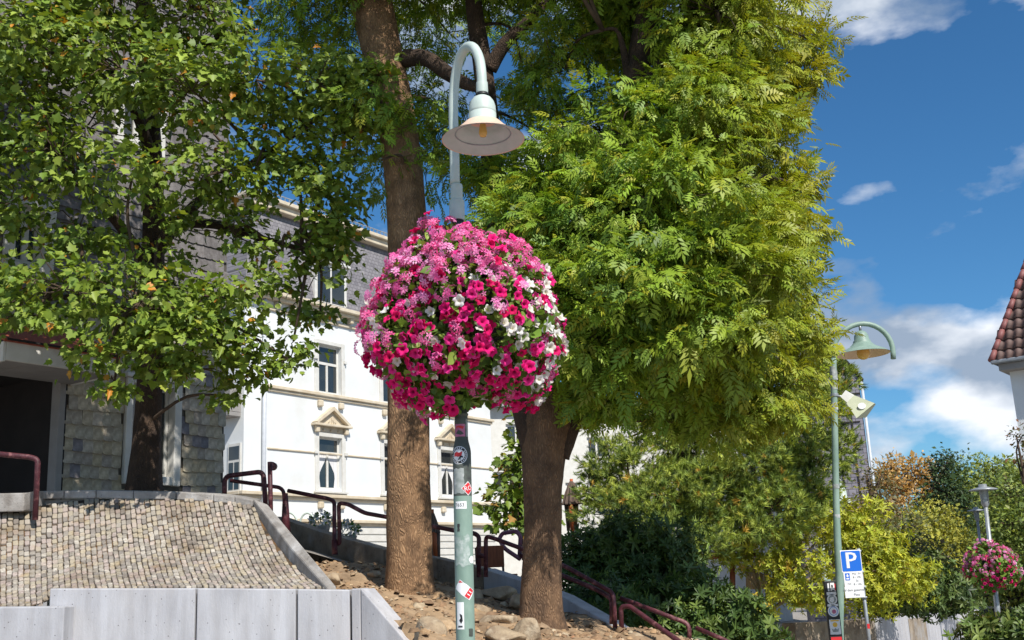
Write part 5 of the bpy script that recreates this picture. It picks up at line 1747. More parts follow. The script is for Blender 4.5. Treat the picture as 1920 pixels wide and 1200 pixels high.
MB().lathe([(52*ks, .048), (53.5*ks, .043), (52*ks, .038), (50.5*ks, .043), (52*ks, .048)], 40, ho).build('lens_ring', M['metal'], shi)
MB().lathe([(.001, .02), (6*ks, .026), (8*ks, .05), (6.5*ks, .10), (4*ks, .15)], 20, ho).build('bulb', M['bulb'], lamp)
# stickers
def zpy(py): return zl7(py, 866)
def dec(py, dxpx, rot=0.0):
    z = zpy(py)
    a = math.asin(max(-.98, min(.98, dxpx*k7/rpole(z))))
    return Decal(z, a, rot, rpole)
d = dec(808, -3); d.rect(22*k7, 24*k7, 'pink'); d.poly([(x*k7, y*k7) for x, y in ((-8, -6), (-2, 1), (4, -2), (8, -7), (2, -9))], 'pole_dark', 2); d.poly([(x*k7, y*k7) for x, y in ((-9, 3), (-3, 6), (6, 2), (9, 7), (2, 9), (-6, 8))], 'red', 2); d.build(lamp, label='pink sticker on the neck of the pole')
d = dec(803, 11); d.rect(7*k7, 34*k7, 'paper', jag=.002); d.build(lamp)
d = dec(855, -5)
d.poly([(x*k7, y*k7) for x, y in disc(17)], 'signwhite', 1); d.poly([(x*k7, y*k7) for x, y in disc(15.6)], 'black', 2); d.poly([(x*k7, y*k7) for x, y in disc(11.2)], 'signwhite', 3)
for k in range(22):
    a_ = 2*math.pi*k/22
    if k % 7 == 3: continue
    cx, cy = 13.4*math.cos(a_), 13.4*math.sin(a_)
    t_ = a_ + math.pi/2
    q_ = [(cx + u*math.cos(t_) - v*math.sin(t_), cy + u*math.sin(t_) + v*math.cos(t_)) for u, v in ((-.9, -1.2), (.9, -1.2), (.9, 1.2), (-.9, 1.2))]
    d.poly([(x*k7, y*k7) for x, y in q_], 'signwhite', 3)
d.poly([(x*k7, y*k7) for x, y in ((-2, -10), (-.6, -10), (2.5, 0), (7.5, -2), (8.6, -5), (4, -4.6), (3, -7), (0, -6))], 'black', 4)
d.poly([(x*k7, y*k7) for x, y in ((-8.5, -3), (-5, -1.5), (-1, -3.5), (5.5, -.5), (7, 7), (1, 4.5), (-4, 6.5), (-8.5, 3.5))], 'red', 5)
d.poly([(x*k7, y*k7) for x, y in ((6, 7.5), (7, 7.2), (3, -9.5), (2, -9.5))], 'black', 5)
d.build(lamp, label='round black and white emblem sticker with a red and a black flag')
d = dec(903, -7); d.rect(22*k7, 47*k7, 'paper', jag=.004); d.build(lamp, label='torn grey paper remnant')
d = dec(917, 11, R(45)); d.rect(19*k7, 19*k7, 'signwhite'); d.rect(16.5*k7, 16.5*k7, 'red', 2); d.rot = R(12); d.text('RO', 12*k7, 'signwhite', 3); d.build(lamp, label='red and white diamond sticker')
d = dec(948, -3); d.rect(22*k7, 14*k7, 'signwhite'); d.text('7653', 9*k7, 'signtext', 2, -2*k7); d.build(lamp, label='white number label reading 7653')
d = dec(990, -8); d.rect(5*k7, 14*k7, 'pole_dark', jag=.002); d.build(lamp)
d = dec(1032, -3); d.rect(30*k7, 56*k7, 'residue', jag=.012); d.build(lamp, label='scraped pale sticker residue')
d = dec(1050, 15); d.poly([(x*k7, y*k7) for x, y in disc(7)], 'signwhite'); d.build(lamp)
d = dec(1106, 1, R(-36)); d.rect(36*k7, 20*k7, 'signwhite', jag=.002); d.rect(10*k7, 18*k7, 'red', 2, 11*k7, 0); d.rect(6*k7, 1.6*k7, 'signwhite', 3, 11*k7, 3*k7); d.rect(6*k7, 1.6*k7, 'signwhite', 3, 11*k7, -3*k7); d.poly([(x*k7, y*k7) for x, y in ((-17, 9), (-10, 9), (-17, 4))], 'red', 2); d.build(lamp, label='slanted white and red sticker')
d = dec(1154, -8); d.rect(15*k7, 48*k7, 'signwhite'); d.poly([(x*k7, y*k7) for x, y in ((-1, 4), (4, 1), (5, -9), (2, -14), (-2, -8), (1, -4))], 'black', 2); d.rect(9*k7, 3*k7, 'signtext', 2, 0, -19*k7); d.build(lamp, label='tall white sticker with a black figure')
d = dec(1186, 11); d.rect(9*k7, 14*k7, 'pole_dark', jag=.002); d.build(lamp)

# ------------------------------------------------------------------ flower balls
def petunia(seed, base, throat, edge):
    r = random.Random(seed)
    v, f, c = [], [], []
    n = 20
    for ring, (rad, z, cl) in enumerate(((.10, -.55, throat), (.42, -.10, base), (.80, .06, base), (1.0, .0, edge))):
        for k in range(n):
            a = 2*math.pi*k/n
            lob = 1 - .24*(abs(math.cos(2.5*a))**5)*(ring/3)**1.5
            rr = rad*lob*(1 + r.uniform(-.09, .09)*(ring == 3))
            v.append((rr*math.cos(a), rr*math.sin(a), z + .16*math.sin(5*a + seed)*(ring/3)**2 + r.uniform(-.12, .12)*(ring == 3)))
            c.append(cl)
    for i in range(3):
        for k in range(n):
            f.append((i*n+k, i*n+(k+1) % n, (i+1)*n+(k+1) % n, (i+1)*n+k))
    f.append(tuple(range(n-1, -1, -1)))
    return v, f, c
def geranium(seed, cols):
    r = random.Random(seed)
    v, f, c = [], [], []
    for k in range(11):
        th = math.acos(1 - r.uniform(.0, 1.0))
        ph = r.uniform(0, 6.28)
        d = Vector((math.sin(th)*math.cos(ph), math.sin(th)*math.sin(ph), math.cos(th)*.5))
        p = d * .72
        d = (d + Vector((0, 0, .4))).normalized()
        a1 = d.orthogonal().normalized()
        a2 = d.cross(a1)
        base = cols[r.randrange(len(cols))]
        for q in range(5):
            an = 2*math.pi*q/5 + seed + r.uniform(-.15, .15)
            u = a1*math.cos(an) + a2*math.sin(an)
            w = d.cross(u)
            L = r.uniform(.36, .50)
            o = len(v)
            for pt in (p, p + u*L*.6 + w*.10 + d*.03, p + u*L + d*.04, p + u*L*.6 - w*.10 + d*.03):
                v.append(tuple(pt))
                c.append(base)
            f.append((o, o+1, o+2, o+3))
    return v, f, c
MAGS = [((.84, .012, .20), (.28, .0, .05), (.90, .04, .32)), ((.78, .010, .15), (.22, .0, .04), (.86, .025, .23)), ((.88, .035, .28), (.36, .0, .08), (.92, .10, .40)), ((.64, .006, .10), (.18, 0, .03), (.74, .02, .16))]
WHTS = [((.82, .80, .76), (.62, .62, .35), (.86, .85, .84)), ((.78, .74, .66), (.55, .5, .3), (.82, .80, .74))]
GERS = [[(.85, .22, .50), (.80, .14, .40), (.88, .34, .60)], [(.82, .16, .38), (.76, .09, .28), (.87, .28, .52)], [(.88, .34, .62), (.84, .25, .52), (.90, .48, .70)]]
kinds = []                                   # (verts, faces, colours)
for i, (a_, b_, c_) in enumerate(MAGS + WHTS):
    kinds.append(petunia(i, a_, b_, c_))
for i, g in enumerate(GERS):
    kinds.append(geranium(i, g))
NM, NW, NG = 4, 2, 3
def bloom_mesh(k, name):
    v, f, c = kinds[k]
    mb = MB().add(v, f, 0, k < NM + NW)
    me = mb.mesh(name, M['petal'])
    a = me.attributes.new('col', 'FLOAT_COLOR', 'POINT')
    a.data.foreach_set('color', np.array([(*q, 1) for q in c], np.float32).ravel())
    return me
bloom_me = [bloom_mesh(k, 'petunia_bloom' if k < NM + NW else 'geranium_bloom') for k in range(len(kinds))]

def ball_radius(d, R):
    """uneven rounded shape, a little flat below"""
    x, y, z = d
    b = (.97 if z < 0 else .97 - .05*z) + .045*math.sin(2.3*x + 1.7*y + 2.6*z + .6) + .06*math.sin(5*x + 3*z) + .05*math.sin(7*y - 4*x + 2) + .04*math.sin(9*z + 4*x)
    if z < -.3: b *= 1 - .10*(-z - .3)
    return R*b
def flower_ball(name, centre, Rb, label, n_bloom, parts, gscale=1.0, leafn=6000, leafs=.05):
    e = empty(name, (centre.x, centre.y, centre.z), 0, label, 'flower ball', 'flower balls on lamp posts')
    mb = MB().lathe([(.001, -Rb*.62), (Rb*.30, -Rb*.60), (Rb*.42, -Rb*.40), (Rb*.46, 0), (Rb*.42, Rb*.35), (Rb*.25, Rb*.52), (.001, Rb*.55)], 20)
    mb.build('planter', M['black'], e)
    # leaves
    d = unit(rng.normal(size=(leafn, 3)))
    rr = np.array([ball_radius(q, Rb) for q in d])[:, None] * (0.55 + .43*rng.uniform(0, 1, (leafn, 1))**.5)
    P = d*rr
    A = d*.5 + rng.normal(size=(leafn, 3))*.6 + np.array([[0, 0, .1]])
    N = d*.8 + rng.normal(size=(leafn, 3))*.4 + np.array([[0, 0, .5]])
    link('foliage', scatter_mesh('foliage', *t_leaf(.34, .2), P, A, N, leafs*np.exp(rng.normal(0, .3, leafn)), palette(leafn, [(.14, .25, .04), (.21, .33, .05), (.08, .14, .025), (.30, .40, .08)], [4, 3, 3, 1]), M['leaf']), e)
    # hanging shoots below
    mb = MB()
    dirs = []
    for i in range(n_bloom):
        z = 1 - 2*(i + .5)/n_bloom
        a = i*2.39996 + random.uniform(-.25, .25)
        z = max(-1, min(1, z + random.uniform(-.04, .04)))
        q = math.sqrt(1 - z*z)
        dirs.append(Vector((q*math.cos(a), q*math.sin(a), z)))
    out = []
    for d in dirs:
        if d.z < -.86 and random.random() < .6: continue
        # mixture by zone: geraniums above and to the left, magenta petunias below, white ones at the right
        wg = max(.08, min(.85, d.z*.95 + .32 - .22*d.x))
        ww_ = max(0, min(.7, (d.x - .15)*1.0 - abs(d.z + .1)*.3)) + .10
        t = random.random()
        if t < wg*.88:
            k = NM + NW + random.choices(range(NG), [2, 2, 2])[0]
            s_ = random.uniform(.056, .076)*gscale
        elif random.random() < ww_:
            k = NM + random.randrange(NW)
            s_ = random.uniform(.033, .043)*gscale
        else:
            k = random.choices(range(NM), [3, 2, 2, 1.4])[0]
            s_ = random.uniform(.036, .048)*gscale
        if random.random() < .10: continue
        p = d * ball_radius(d, Rb) * (random.uniform(.91, 1.04) if random.random() < .8 else random.uniform(1.02, 1.11))
        nrm_ = (d + Vector((random.uniform(-.6, .6), random.uniform(-.6, .6), random.uniform(-.35, .55)))).normalized()
        out.append((k, p, nrm_, s_))
    cv = (CAM - centre).normalized()
    out.sort(key=lambda o: -(o[1].normalized().dot(cv)))
    groups = {}
    for i, (k, p, nn, s_) in enumerate(out):
        if i < parts:
            o = link(bloom_me[k].name.split('.')[0], bloom_me[k], e)
            q = nn.to_track_quat('Z', 'Y').to_matrix().to_4x4()
            o.matrix_local = Matrix.Translation(p) @ q @ Matrix.Rotation(random.uniform(0, 6.28), 4, 'Z') @ Matrix.Scale(s_, 4)
        else:
            groups.setdefault(k, []).append((p, nn, s_))
    V, F, Cc = [], [], []
    for k, L in groups.items():
        v, f, c = kinds[k]
        for p, nn, s_ in L:
            mm = Matrix.Translation(p) @ nn.to_track_quat('Z', 'Y').to_matrix().to_4x4() @ Matrix.Rotation(random.uniform(0, 6.28), 4, 'Z') @ Matrix.Scale(s_, 4)
            o_ = len(V)
            V += [tuple(mm @ Vector(q)) for q in v]
            F += [tuple(i + o_ for i in q) for q in f]
            Cc += [(*q, 1) for q in c]
    me = bpy.data.meshes.new('blooms')
    me.from_pydata(V, [], F)
    a = me.attributes.new('col', 'FLOAT_COLOR', 'POINT')
    a.data.foreach_set('color', np.array(Cc, np.float32).ravel())
    me.materials.append(M['petal'])
    tag(link('blooms', me, e), kind='stuff')
    return e
bc = at(871, 603, YL_)
Rb = 186 * mpp(871, 603, YL_)
bc = Vector((LX + bc.z*math.tan(TILT) + .04, YL_, bc.z - .03))
flower_ball('flower_ball', bc, Rb, 'big ball of pink, magenta and white flowers around the near lamp pole', 1500, 300, leafn=9000, leafs=.05)

# ------------------------------------------------------------------ lamp with semicircular arm at the right
YR = 18.0
rb = at(1574, 1200, YR)
zg = street_z(YR)
rl = empty('street_lamp', (rb.x, rb.y, zg), 0, 'green street lamp with semicircular arm and hanging bell shade at the right', 'street lamp')
kr = mpp(1600, 700, YR)
pole = [Vector((rb.x - .03, YR, zg)), at(1574, 1200, YR), at(1574.5, 1090, YR), at(1570, 1010, YR), at(1567.5, 930, YR), at(1566, 850, YR), at(1564, 740, YR), at(1562.5, 672, YR)]
Q, r = smooth_path(pole, [7.6*kr]*3 + [6.6*kr] + [6.0*kr]*4, 5)
wbuild(MB().tube(Q, r, 14), 'pole', M['pole'], rl, recalc=False)
arcp = []
for k in range(17):
    a_ = math.pi - math.pi*k/16
    arcp.append(at(1618.5 + 56*math.cos(a_), 662 - 55*math.sin(a_) + (10 if k == 16 else 0)*0 + 4*(1 - abs(8-k)/8)*0, YR))
arcp = [at(1562.5, 672, YR)] + arcp + [at(1675, 673, YR)]
wbuild(MB().tube(arcp, 4.9*kr, 12), 'arm', M['pole'], rl, recalc=False)
hc = at(1618.5, 661, YR)
zt_ = at(1618.5, 609, YR).z - hc.z
wbuild(MB().tube([hc + Vector((0, 0, zt_)), hc + Vector((0, 0, zt_ - 12*kr))], 2.6*kr, 8), 'hanger', M['metal'], rl, recalc=False)
bell = [(.001, 45*kr), (5*kr, 44.5*kr), (10*kr, 41*kr), (13*kr, 35*kr), (13.6*kr, 27*kr), (16*kr, 25*kr), (16*kr, 22.5*kr), (18*kr, 20*kr), (24*kr, 14*kr), (40*kr, 6*kr), (49*kr, 0)]
wbuild(MB().lathe([(a_, b_ - 3*kr) for a_, b_ in bell], 36, hc), 'shade', M['pole'], rl)
wbuild(MB().lathe([(48.6*kr, -3.3*kr), (40*kr, 2*kr), (22*kr, 10*kr), (.001, 12*kr)], 36, hc), 'reflector', M['reflector'], rl)
wbuild(MB().lathe([(.001, -14*kr), (6*kr, -12.5*kr), (10.5*kr, -8*kr), (12*kr, -2*kr), (11*kr, 6*kr), (8*kr, 10*kr)], 20, hc), 'globe', M['bulb'], rl)
for py, h in ((700, 26), (725, 12), (762, 14), (912, 8), (968, 7)):
    p = at(np.interp(py, [672, 740, 850, 930, 1010], [1562.5, 1564, 1566, 1567.5, 1570]), py, YR)
    mb = MB()
    mb.lathe([(6.4*kr, -h/2*kr), (6.4*kr, h/2*kr)], 14, p)
    q = wbuild(mb, 'sticker', M['paper'], rl)
# floodlight housing clamped to the pole
fb = at(1566, 745, YR)
fl = empty('floodlight', fb, 0, 'pale floodlight housing clamped to the right street lamp pole', 'floodlight')
wbuild(MB().lathe([(7.2*kr, -3*kr), (7.6*kr, 0), (7.2*kr, 3*kr)], 14, at(1564.5, 741, YR)), 'clamp', M['metal'], fl)
wbuild(MB().tube([at(1566, 742, YR), at(1582, 744, YR - .05)], 2.4*kr, 8), 'bracket', M['metal'], fl, recalc=False)
def hexa(front, back):
    mb = MB()
    mb.add([*front, *back], [(0, 1, 2, 3), (7, 6, 5, 4), (0, 4, 5, 1), (1, 5, 6, 2), (2, 6, 7, 3), (3, 7, 4, 0)])
    return mb
Yf, Yb2 = YR - .12, YR + .12
wbuild(hexa([at(576+1000, 744, Yf), at(1591, 757, Yf), at(1600, 742, Yf), at(1585, 732, Yf)], [at(1579, 744, Yb2), at(1593, 756, Yb2), at(1602, 741, Yb2), at(1587, 732, Yb2)]), 'driver_box', M['white'], fl)
wbuild(hexa([at(1587, 756, Yf - .03), at(1606, 784, Yf - .1), at(1640, 756, Yf - .1), at(1601, 741, Yf - .03)], [at(1589, 757, Yb2), at(1624, 783, Yb2 + .05), at(1642, 758, Yb2 + .05), at(1604, 742, Yb2)]), 'housing', M['box_green'], fl)
pc = at(1616, 761, Yf - .11)
mb = MB()
mb.add([at(1616 + x, 761 + y, Yf - .105) for x, y in disc(7.5, 20, 0, 0, 6)], [tuple(range(20))])
wbuild(mb, 'sticker', M['signwhite'], fl)

# far lamp with crook arm
YB = 44.0
kb_ = mpp(1545, 900, YB)
p0 = at(1548, 1090, YB)
bl_ = empty('street_lamp', (p0.x, p0.y, -1.3), 0, 'small distant crook armed street lamp left of the right lamp pole', 'street lamp')
cx_ = [Vector((p0.x, YB, -1.3)), at(1548, 1090, YB), at(1540, 1010, YB), at(1531, 920, YB), at(1530.5, 905, YB), at(1534, 890, YB), at(1544, 880, YB), at(1558, 879, YB), at(1569, 888, YB), at(1575, 905, YB), at(1576, 914, YB)]
Q, r = smooth_path(cx_, [4.6*kb_]*3 + [3.0*kb_]*8, 4)
wbuild(MB().tube(Q, r, 10), 'pole', M['lamp'], bl_, recalc=False)
hb = at(1580, 944, YB)
wbuild(MB().lathe([(.001, 32*kb_), (6*kb_, 30*kb_), (9*kb_, 24*kb_), (9.5*kb_, 12*kb_), (16*kb_, 4*kb_), (20*kb_, 0)], 24, hb), 'shade', M['lamp'], bl_)

# black post plastered with stickers
YS = 17.2
pp = at(1557, 1095, YS)
ks_ = mpp(1557, 1140, YS)
sp = empty('sticker_post', (pp.x, pp.y, street_z(YS)), 0, 'black panel post covered in round and square stickers', 'post')
hgt_ = at(1557, 1089, YS).z - street_z(YS)
MB().bevbox((-11.5*ks_, 0, 0), (11.5*ks_, .08, hgt_), .008).build('panel', M['black'], sp)
MB().tube([(0, .12, 0), (0, .12, hgt_ + .02)], .045, 12).build('pole', M['pole'], sp, recalc=False)
def zs(py): return at(1557, py, YS).z - street_z(YS)
def plate_dec(parent, build, py):
    d = Decal(zs(py))
    build(d)
    o = d.build(parent)
    return o
def sc_(pts): return [(x*ks_, y*ks_) for x, y in pts]
def b1(d):
    d.poly(sc_([(-6, 7), (-3, 8), (-3, -7), (-6, -7)]), 'signwhite'); d.poly(sc_([(-1, 8), (7, 8), (7, -3), (9, -8), (4, -5), (-1, -7)]), 'signwhite'); d.poly(sc_([(1, 4), (4, 4), (4, -1), (1, -1)]), 'black', 2); d.rect(2*ks_, 12*ks_, 'red', 2, 8*ks_, 0)
def b2(d):
    d.rect(18*ks_, 6*ks_, 'signwhite', jag=.003)
def b3(d):
    d.poly(sc_(disc(9.5)), 'signwhite'); d.poly(sc_(disc(7)), 'paper', 2); d.poly(sc_([(-4, 3), (3, 5), (4, -2), (0, -6), (-5, -3)]), 'signwhite', 3)
def b4(d):
    d.poly(sc_(disc(10.5)), 'signwhite'); d.poly(sc_(disc(8)), 'signblue', 2); d.poly(sc_(disc(7)), 'signwhite', 3); d.poly(sc_(disc(4, 16, 1, -1)), 'pink', 4)
def b5(d):
    d.rect(20*ks_, 27*ks_, 'signwhite', jag=.003); d.poly(sc_(disc(4.5, 16, 0, 4)), 'yellow', 2); d.poly(sc_([(-7, -2), (-3, -5), (0, -2), (3, -5), (7, -2), (5, -9), (-5, -9)]), 'paper', 2); d.rect(16*ks_, 2.4*ks_, 'yellow', 2, 0, 11.5*ks_)
def b6(d):
    d.rect(20*ks_, 6*ks_, 'red')
for fn, py in ((b1, 1101), (b2, 1113), (b3, 1124), (b4, 1146), (b5, 1176), (b6, 1198)):
    plate_dec(sp, fn, py)
d = Decal(zs(1135)); d.rect(20*ks_, 4*ks_, 'signwhite', jag=.002); d.build(sp)

# parking sign
YP = 16.8
kp = mpp(1600, 1080, YP)
q0 = at(1628, 1186, YP)
ps = empty('parking_sign', (q0.x, q0.y, street_z(YP)), 0, 'blue and white parking sign with plates on a thin grey post', 'sign')
top = at(1609, 1028, YP)
wbuild(MB().tube([Vector((q0.x + (q0.x - top.x)*.1, YP, street_z(YP))), q0, top], [.028, .028, .028], 12), 'post', M['metal'], ps, recalc=False)
def plate(cx, cy, w, h, z_off, build, name, back='metal'):
    p = at(cx, cy, YP - .05)
    e = empty(name, p, 0)
    e.parent = ps
    e.matrix_parent_inverse = Matrix.Translation(-Vector(ps.location))
    return p
def sign_plate(cx, cy, w, h, name, fn):
    p = at(cx, cy, YP - .06) - Vector(ps.location)
    mb = MB().bevbox((p.x - w/2, p.y, p.z - h/2), (p.x + w/2, p.y + .012, p.z + h/2), .004)
    o = mb.build(name, M['signwhite'], ps)
    d = Decal(0)
    fn(d, w, h)
    q = d.build(o, 'print')
    q.location = (p.x, p.y - .001, p.z)
    return o
def rrect(w, h, r, n=5):
    pts = []
    for sx, sy, a0 in ((1, -1, -90), (1, 1, 0), (-1, 1, 90), (-1, -1, 180)):
        for k in range(n + 1):
            a_ = R(a0 + 90*k/n)
            pts.append((sx*(w/2 - r) + r*math.cos(a_), sy*(h/2 - r) + r*math.sin(a_)))
    return pts
def pf(d, w, h):
    d.poly(rrect(w*.93, h*.93, .02), 'signblue', 1)
    v, f = text_mesh('P', h*1.05)
    v = [(x*1.05, y, z) for x, y, z in v]
    for k in (-.006, 0, .006):
        d.shape([(x + k, y, z) for x, y, z in v], f, 'signwhite', 2 + (k > 0) + 2*(k == 0), -w*.02, 0)
sign_plate(1596, 1052, 39*kp, 40*kp, 'parking_plate', pf)
def qf(d, w, h):
    d.rect(w*.24, h*.48, 'signblue', 1, -w*.30, h*.18)
    d.poly([(x*.03 - w*.30, y*.03 + h*.25) for x, y in ((-.3, .8), (.3, .8), (.3, .1), (.9, .1), (0, -.8), (-.9, .1), (-.3, .1))], 'signwhite', 2)
    d.rect(w*.15, h*.10, 'signwhite', 2, -w*.30, h*.05)
    d.text('1 Std.', h*.15, 'signtext', 1, -w*.26, -h*.30)
    for i, t in enumerate(('Mo - Fr', '8 - 19h', 'Sa', '8 - 14h')):
        d.text(t, h*.19, 'signtext', 1, w*.18, h*(.36 - .235*i))
sign_plate(1600.5, 1086, 36*kp, 27*kp, 'time_plate', qf)
def hf(d, w, h):
    d.text('auf dem gesamten', h*.30, 'signtext', 1, 0, h*.2)
    d.text('Platz', h*.30, 'signtext', 1, w*.1, -h*.22)
sign_plate(1602.5, 1110.5, 36*kp, 20*kp, 'notice_plate', hf)
for cy, cx in ((1033, 1609), (1072, 1614), (1100, 1618), (1120, 1620)):
    p = at(cx, cy, YP) - Vector(ps.location)
    MB().bevbox((p.x - .05, p.y - .05, p.z - .012), (p.x + .035, p.y + .035, p.z + .012), .004).build('clip', M['metal'], ps)
p = at(1627, 1174, YP)
wbuild(MB().lathe([(.030, -.035), (.030, .035)], 12, p), 'sticker', M['red'], ps)

# post-top lamps and the far flower ball
def post_lamp(px_top, py_top, px_bot, py_bot, Y, label):
    pb_ = at(px_bot, py_bot, Y)
    tp = at(px_top, py_top, Y)
    k_ = mpp(px_top, py_top, Y)
    e = empty('post_lamp', (pb_.x, pb_.y, -1.3), 0, label, 'street lamp', 'post top lamps')
    s = 30/Y*1.0
    kk = k_
    z0 = tp.z
    u = 1.0 if Y < 32 else .62
    hx = Vector((tp.x, Y, z0))
    wbuild(MB().tube([Vector((pb_.x, Y, -1.3)), pb_, Vector((tp.x, Y, z0 - 40*u*kk))], [5.5*u*kk, 5*u*kk, 3.6*u*kk], 12), 'post', M['metal'], e, recalc=False)
    wbuild(MB().lathe([(.001, 0), (7*u*kk, 0), (7.5*u*kk, -5*u*kk), (24*u*kk, -9*u*kk), (26*u*kk, -11*u*kk), (8*u*kk, -12*u*kk)], 28, hx), 'hat', M['metal'], e)
    wbuild(MB().lathe([(7.5*u*kk, -12*u*kk), (6.5*u*kk, -34*u*kk)], 20, hx), 'glass', M['paper'], e)
    wbuild(MB().lathe([(7.5*u*kk, -33*u*kk), (7.0*u*kk, -37*u*kk), (4*u*kk, -42*u*kk)], 20, hx), 'socket', M['metal'], e)
    for a_ in range(4):
        an = a_*math.pi/2 + .5
        o_ = Vector((math.cos(an), math.sin(an), 0))
        wbuild(MB().tube([hx + o_*9.5*u*kk + Vector((0, 0, -11*u*kk)), hx + o_*8*u*kk + Vector((0, 0, -36*u*kk))], .7*u*kk, 5), 'stay', M['metal'], e, recalc=False)
    return e
post_lamp(1842, 908, 1872, 1160, 30, 'nearer grey post top lamp carrying the far flower ball')
post_lamp(1829, 951, 1852, 1140, 38, 'smaller farther grey post top lamp left of the flower ball post')
fc = at(1860, 1065, 30)
px_ = np.interp(1065, [908, 1160], [1842, 1872])
flower_ball('flower_ball', at(1860, 1065, 30), 49*mpp(1860, 1065, 30), 'small distant pink flower ball on the post lamp at the right', 420, 0, 1.2, 2500, .09)

# low concrete wall at the lower right
lw = [at(1490, 1168, 19.5), at(1640, 1160, 22.5), at(1735, 1152, 25.5), at(1835, 1143, 29.5)]
lwe = empty('low_wall', (lw[1].x, lw[1].y, -1.3), 0, 'low pale concrete wall below the shrubs and parking sign', 'wall')
for i, (a, b) in enumerate(zip(lw, lw[1:])):
    g = (b - a).normalized()*.004
    d_ = (b - a); d_.z = 0; d_.normalize()
    nn = Vector((-d_.y, d_.x, 0))*.25
    wbuild(strip_block([a + g, b - g], [a + g + nn, b - g + nn], 2.0, .012), 'wall_panel', M['concrete_dark'] if i == 0 else M['concrete'], lwe)
    if i == 1:
        m0, m1 = a.lerp(b, .62), a.lerp(b, .98)
        wbuild(strip_block([m0 - nn*.04 - Vector((0, 0, .06)), m1 - nn*.04 - Vector((0, 0, .06))], [m0 - nn*.01 - Vector((0, 0, .06)), m1 - nn*.01 - Vector((0, 0, .06))], 1.2, .004), 'grey_patch', M['concrete_dark'], lwe)

# parked car behind the low wall
cp = at(1840, 1140, 33)
car = empty('parked_car', (cp.x, 34, -1.3), R(20), 'silver parked car mostly hidden behind the low wall', 'car')
zt_c = at(1830, 1139, 33).z + 1.3
sect = [(-2.1, .35), (-2.15, .7), (-1.9, .95), (-1.1, 1.02), (-.55, zt_c - .05), (.1, zt_c), (.9, zt_c - .05), (1.7, 1.05), (2.1, .95), (2.15, .5), (2.1, .3)]
MB().prism(sect, -.85, .85).build('body', M['car'], car)
MB().prism([(-1.0, 1.05), (-.52, zt_c - .1), (.1, zt_c - .06), (.85, zt_c - .1), (1.5, 1.07)], -.856, .856).build('window', M['glass'], car)
for x in (-1.3, 1.35):
    for y in (-.86, .70):
        o = MB().tube([(x, y, .31), (x, y + .16, .31)], .31, 20).build('wheel', M['black'], car, recalc=False)
        MB().tube([(x, y - .005, .31), (x, y + .165, .31)], .19, 16).build('rim', M['metal'], o, recalc=False)

# ------------------------------------------------------------------ small things on the terrace
def parasol(px, py0, py1, Y, label, lean=0, w=26):
    b = at(px, py1, Y)
    t = at(px + lean, py0, Y)
    e = empty('parasol', (b.x, b.y, b.z - .4), 0, label, 'parasol', 'folded parasols')
    k_ = mpp(px, py0, Y)
    wbuild(MB().tube([Vector((b.x, b.y, b.z - .4)), t], .03, 8), 'pole', M['orange'], e, recalc=False)
    h = t.z - b.z
    vs, fs = [], []
    n = 24
    lv = [(1.0, .03), (.9, .35), (.7, .75), (.52, 1.0), (.5, .96)]
    for f_, r_ in lv:
        c = b.lerp(t, f_)
        for i in range(n):
            a_ = 2*math.pi*i/n
            rr = w/2*k_*r_*(1 + .22*(i % 2) - .1)
            vs.append(c + Vector((rr*math.cos(a_), rr*math.sin(a_), 0)))
    for j in range(len(lv) - 1):
        for i in range(n):
            fs.append((j*n+i, j*n+(i+1) % n, (j+1)*n+(i+1) % n, (j+1)*n+i))
    wbuild(MB().add(vs, fs, 0, False), 'canopy', M['parasol'], e)
    for a_ in (.6, 2.7, 4.6):
        q = b.lerp(t, .52)
        off_ = Vector((math.cos(a_), math.sin(a_), 0))*w*.28*k_
        wbuild(MB().tube([q + off_, b + off_*.8], [.055, .03], 8), 'fold', M['parasol' if a_ < 4 else 'orange'], e, recalc=False)
    return e
parasol(1073, 898, 995, 20, 'folded brown parasol with orange pole right of the right hand trunk', -2, 34)
parasol(818, 955, 1045, 18, 'folded brown parasol leaning just right of the thick trunk', -8, 22)
def chair(px, py, Y, label):
    p = at(px, py, Y)
    e = empty('cafe_chair', (p.x, p.y, p.z - .75), R(25), label, 'chair')
    for x in (-.2, .2):
        MB().tube([(x, .2, 0), (x, .24, .86)], .018, 8).build('leg', M['black'], e, recalc=False)
        MB().tube([(x, -.2, 0), (x, -.2, .45)], .018, 8).build('leg', M['black'], e, recalc=False)
    MB().bevbox((-.22, -.22, .45), (.22, .22, .48), .01).build('seat', M['wood'], e)
    MB().bevbox((-.21, .19, .58), (.21, .22, .88), .01).build('backrest', M['wood'], e)
chair(930, 1040, 15.2, 'brown wooden cafe chair behind the ramp wall right of the lamp pole')
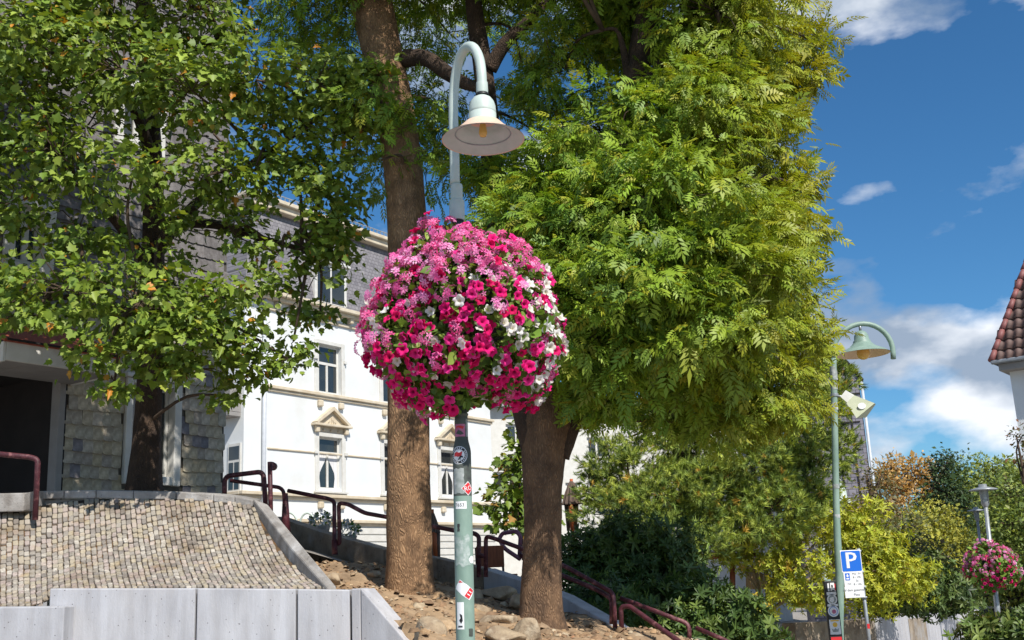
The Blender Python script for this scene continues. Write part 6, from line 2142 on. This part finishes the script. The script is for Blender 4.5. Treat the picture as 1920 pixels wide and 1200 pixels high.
for i, (px, Y) in enumerate(((543, 22), (576, 22))):
    p = at(px, 985, Y)
    k_ = mpp(px, 985, Y)
    arc_ = [p + Vector((-14*k_, 0, -.3))] + [p + Vector((14*k_*math.cos(math.pi - math.pi*t/10), 0, 24*k_*math.sin(math.pi*t/10)*.95)) for t in range(11)] + [p + Vector((14*k_, 0, -.3))]
    tag(MB().tube(arc_, .022, 8).build('bicycle_hoop', M['lamp'], recalc=False), ['pale green bicycle hoop nearer the stout maroon post', 'pale green bicycle hoop beside the white flowers'][i], 'bicycle stand', 'bicycle hoops')
def flower_pot(px, py, Y, label):
    p = at(px, py, Y)
    e = empty('flower_pot', (p.x, p.y, p.z - .25), 0, label, 'flower pot', 'white flower pots')
    MB().lathe([(.001, 0), (.12, 0), (.17, .22), (.18, .24), (.15, .23), (.001, .22)], 16).build('pot', M['soffit'], e)
    n = 160
    d_ = unit(rng.normal(size=(n, 3)))
    P = d_*np.array([[.22, .2, .16]])*rng.uniform(.5, 1, (n, 1)) + np.array([[0, 0, .34]])
    C = palette(n, [(.8, .8, .78), (.10, .18, .03)], [2, 1.4])
    tag(link('plant', scatter_mesh('plant', *t_leaf(.4), P, d_ + rng.normal(size=(n, 3))*.5, rng.normal(size=(n, 3)) + d_, np.full(n, .07), C, M['petal']), e), kind='stuff')
flower_pot(602, 985, 20, 'pot of white flowers beside the bicycle hoop left of the U bend rail')
flower_pot(651, 1004, 19, 'pot of white flowers right of the U bend rail')
# pergola and reed screen among the shrubs
pg = at(1340, 1080, 19.5)
pge = empty('pergola', (pg.x, pg.y, pg.z - .8), 0, 'small red brown timber pergola half hidden among the shrubs', 'pergola')
def wb(a, b, r, nm): wbuild(MB().tube([a, b], r, 4), nm, M['wood'], pge, recalc=False)
wb(at(1296, 1045, 19.3), at(1350, 1042, 19.3), .05, 'beam'); wb(at(1310, 1046, 19.4), at(1312, 1120, 19.4), .06, 'post'); wb(at(1373, 1045, 19.6), at(1374, 1120, 19.6), .05, 'post'); wb(at(1340, 1042, 19.6), at(1420, 1040, 19.6), .04, 'beam')
rs = at(1420, 1110, 19.8)
rse = empty('reed_screen', (rs.x, rs.y, rs.z), 0, 'tan reed screen behind the bare stems of the yellow shrub', 'screen')
for i in range(18):
    px = 1400 + i*2.6
    wbuild(MB().tube([at(px, 1105, 19.8), at(px - 1, 1052 + random.uniform(0, 12) + i*1.2, 19.8)], .012, 5), 'reed', M['reed'], rse, recalc=False)
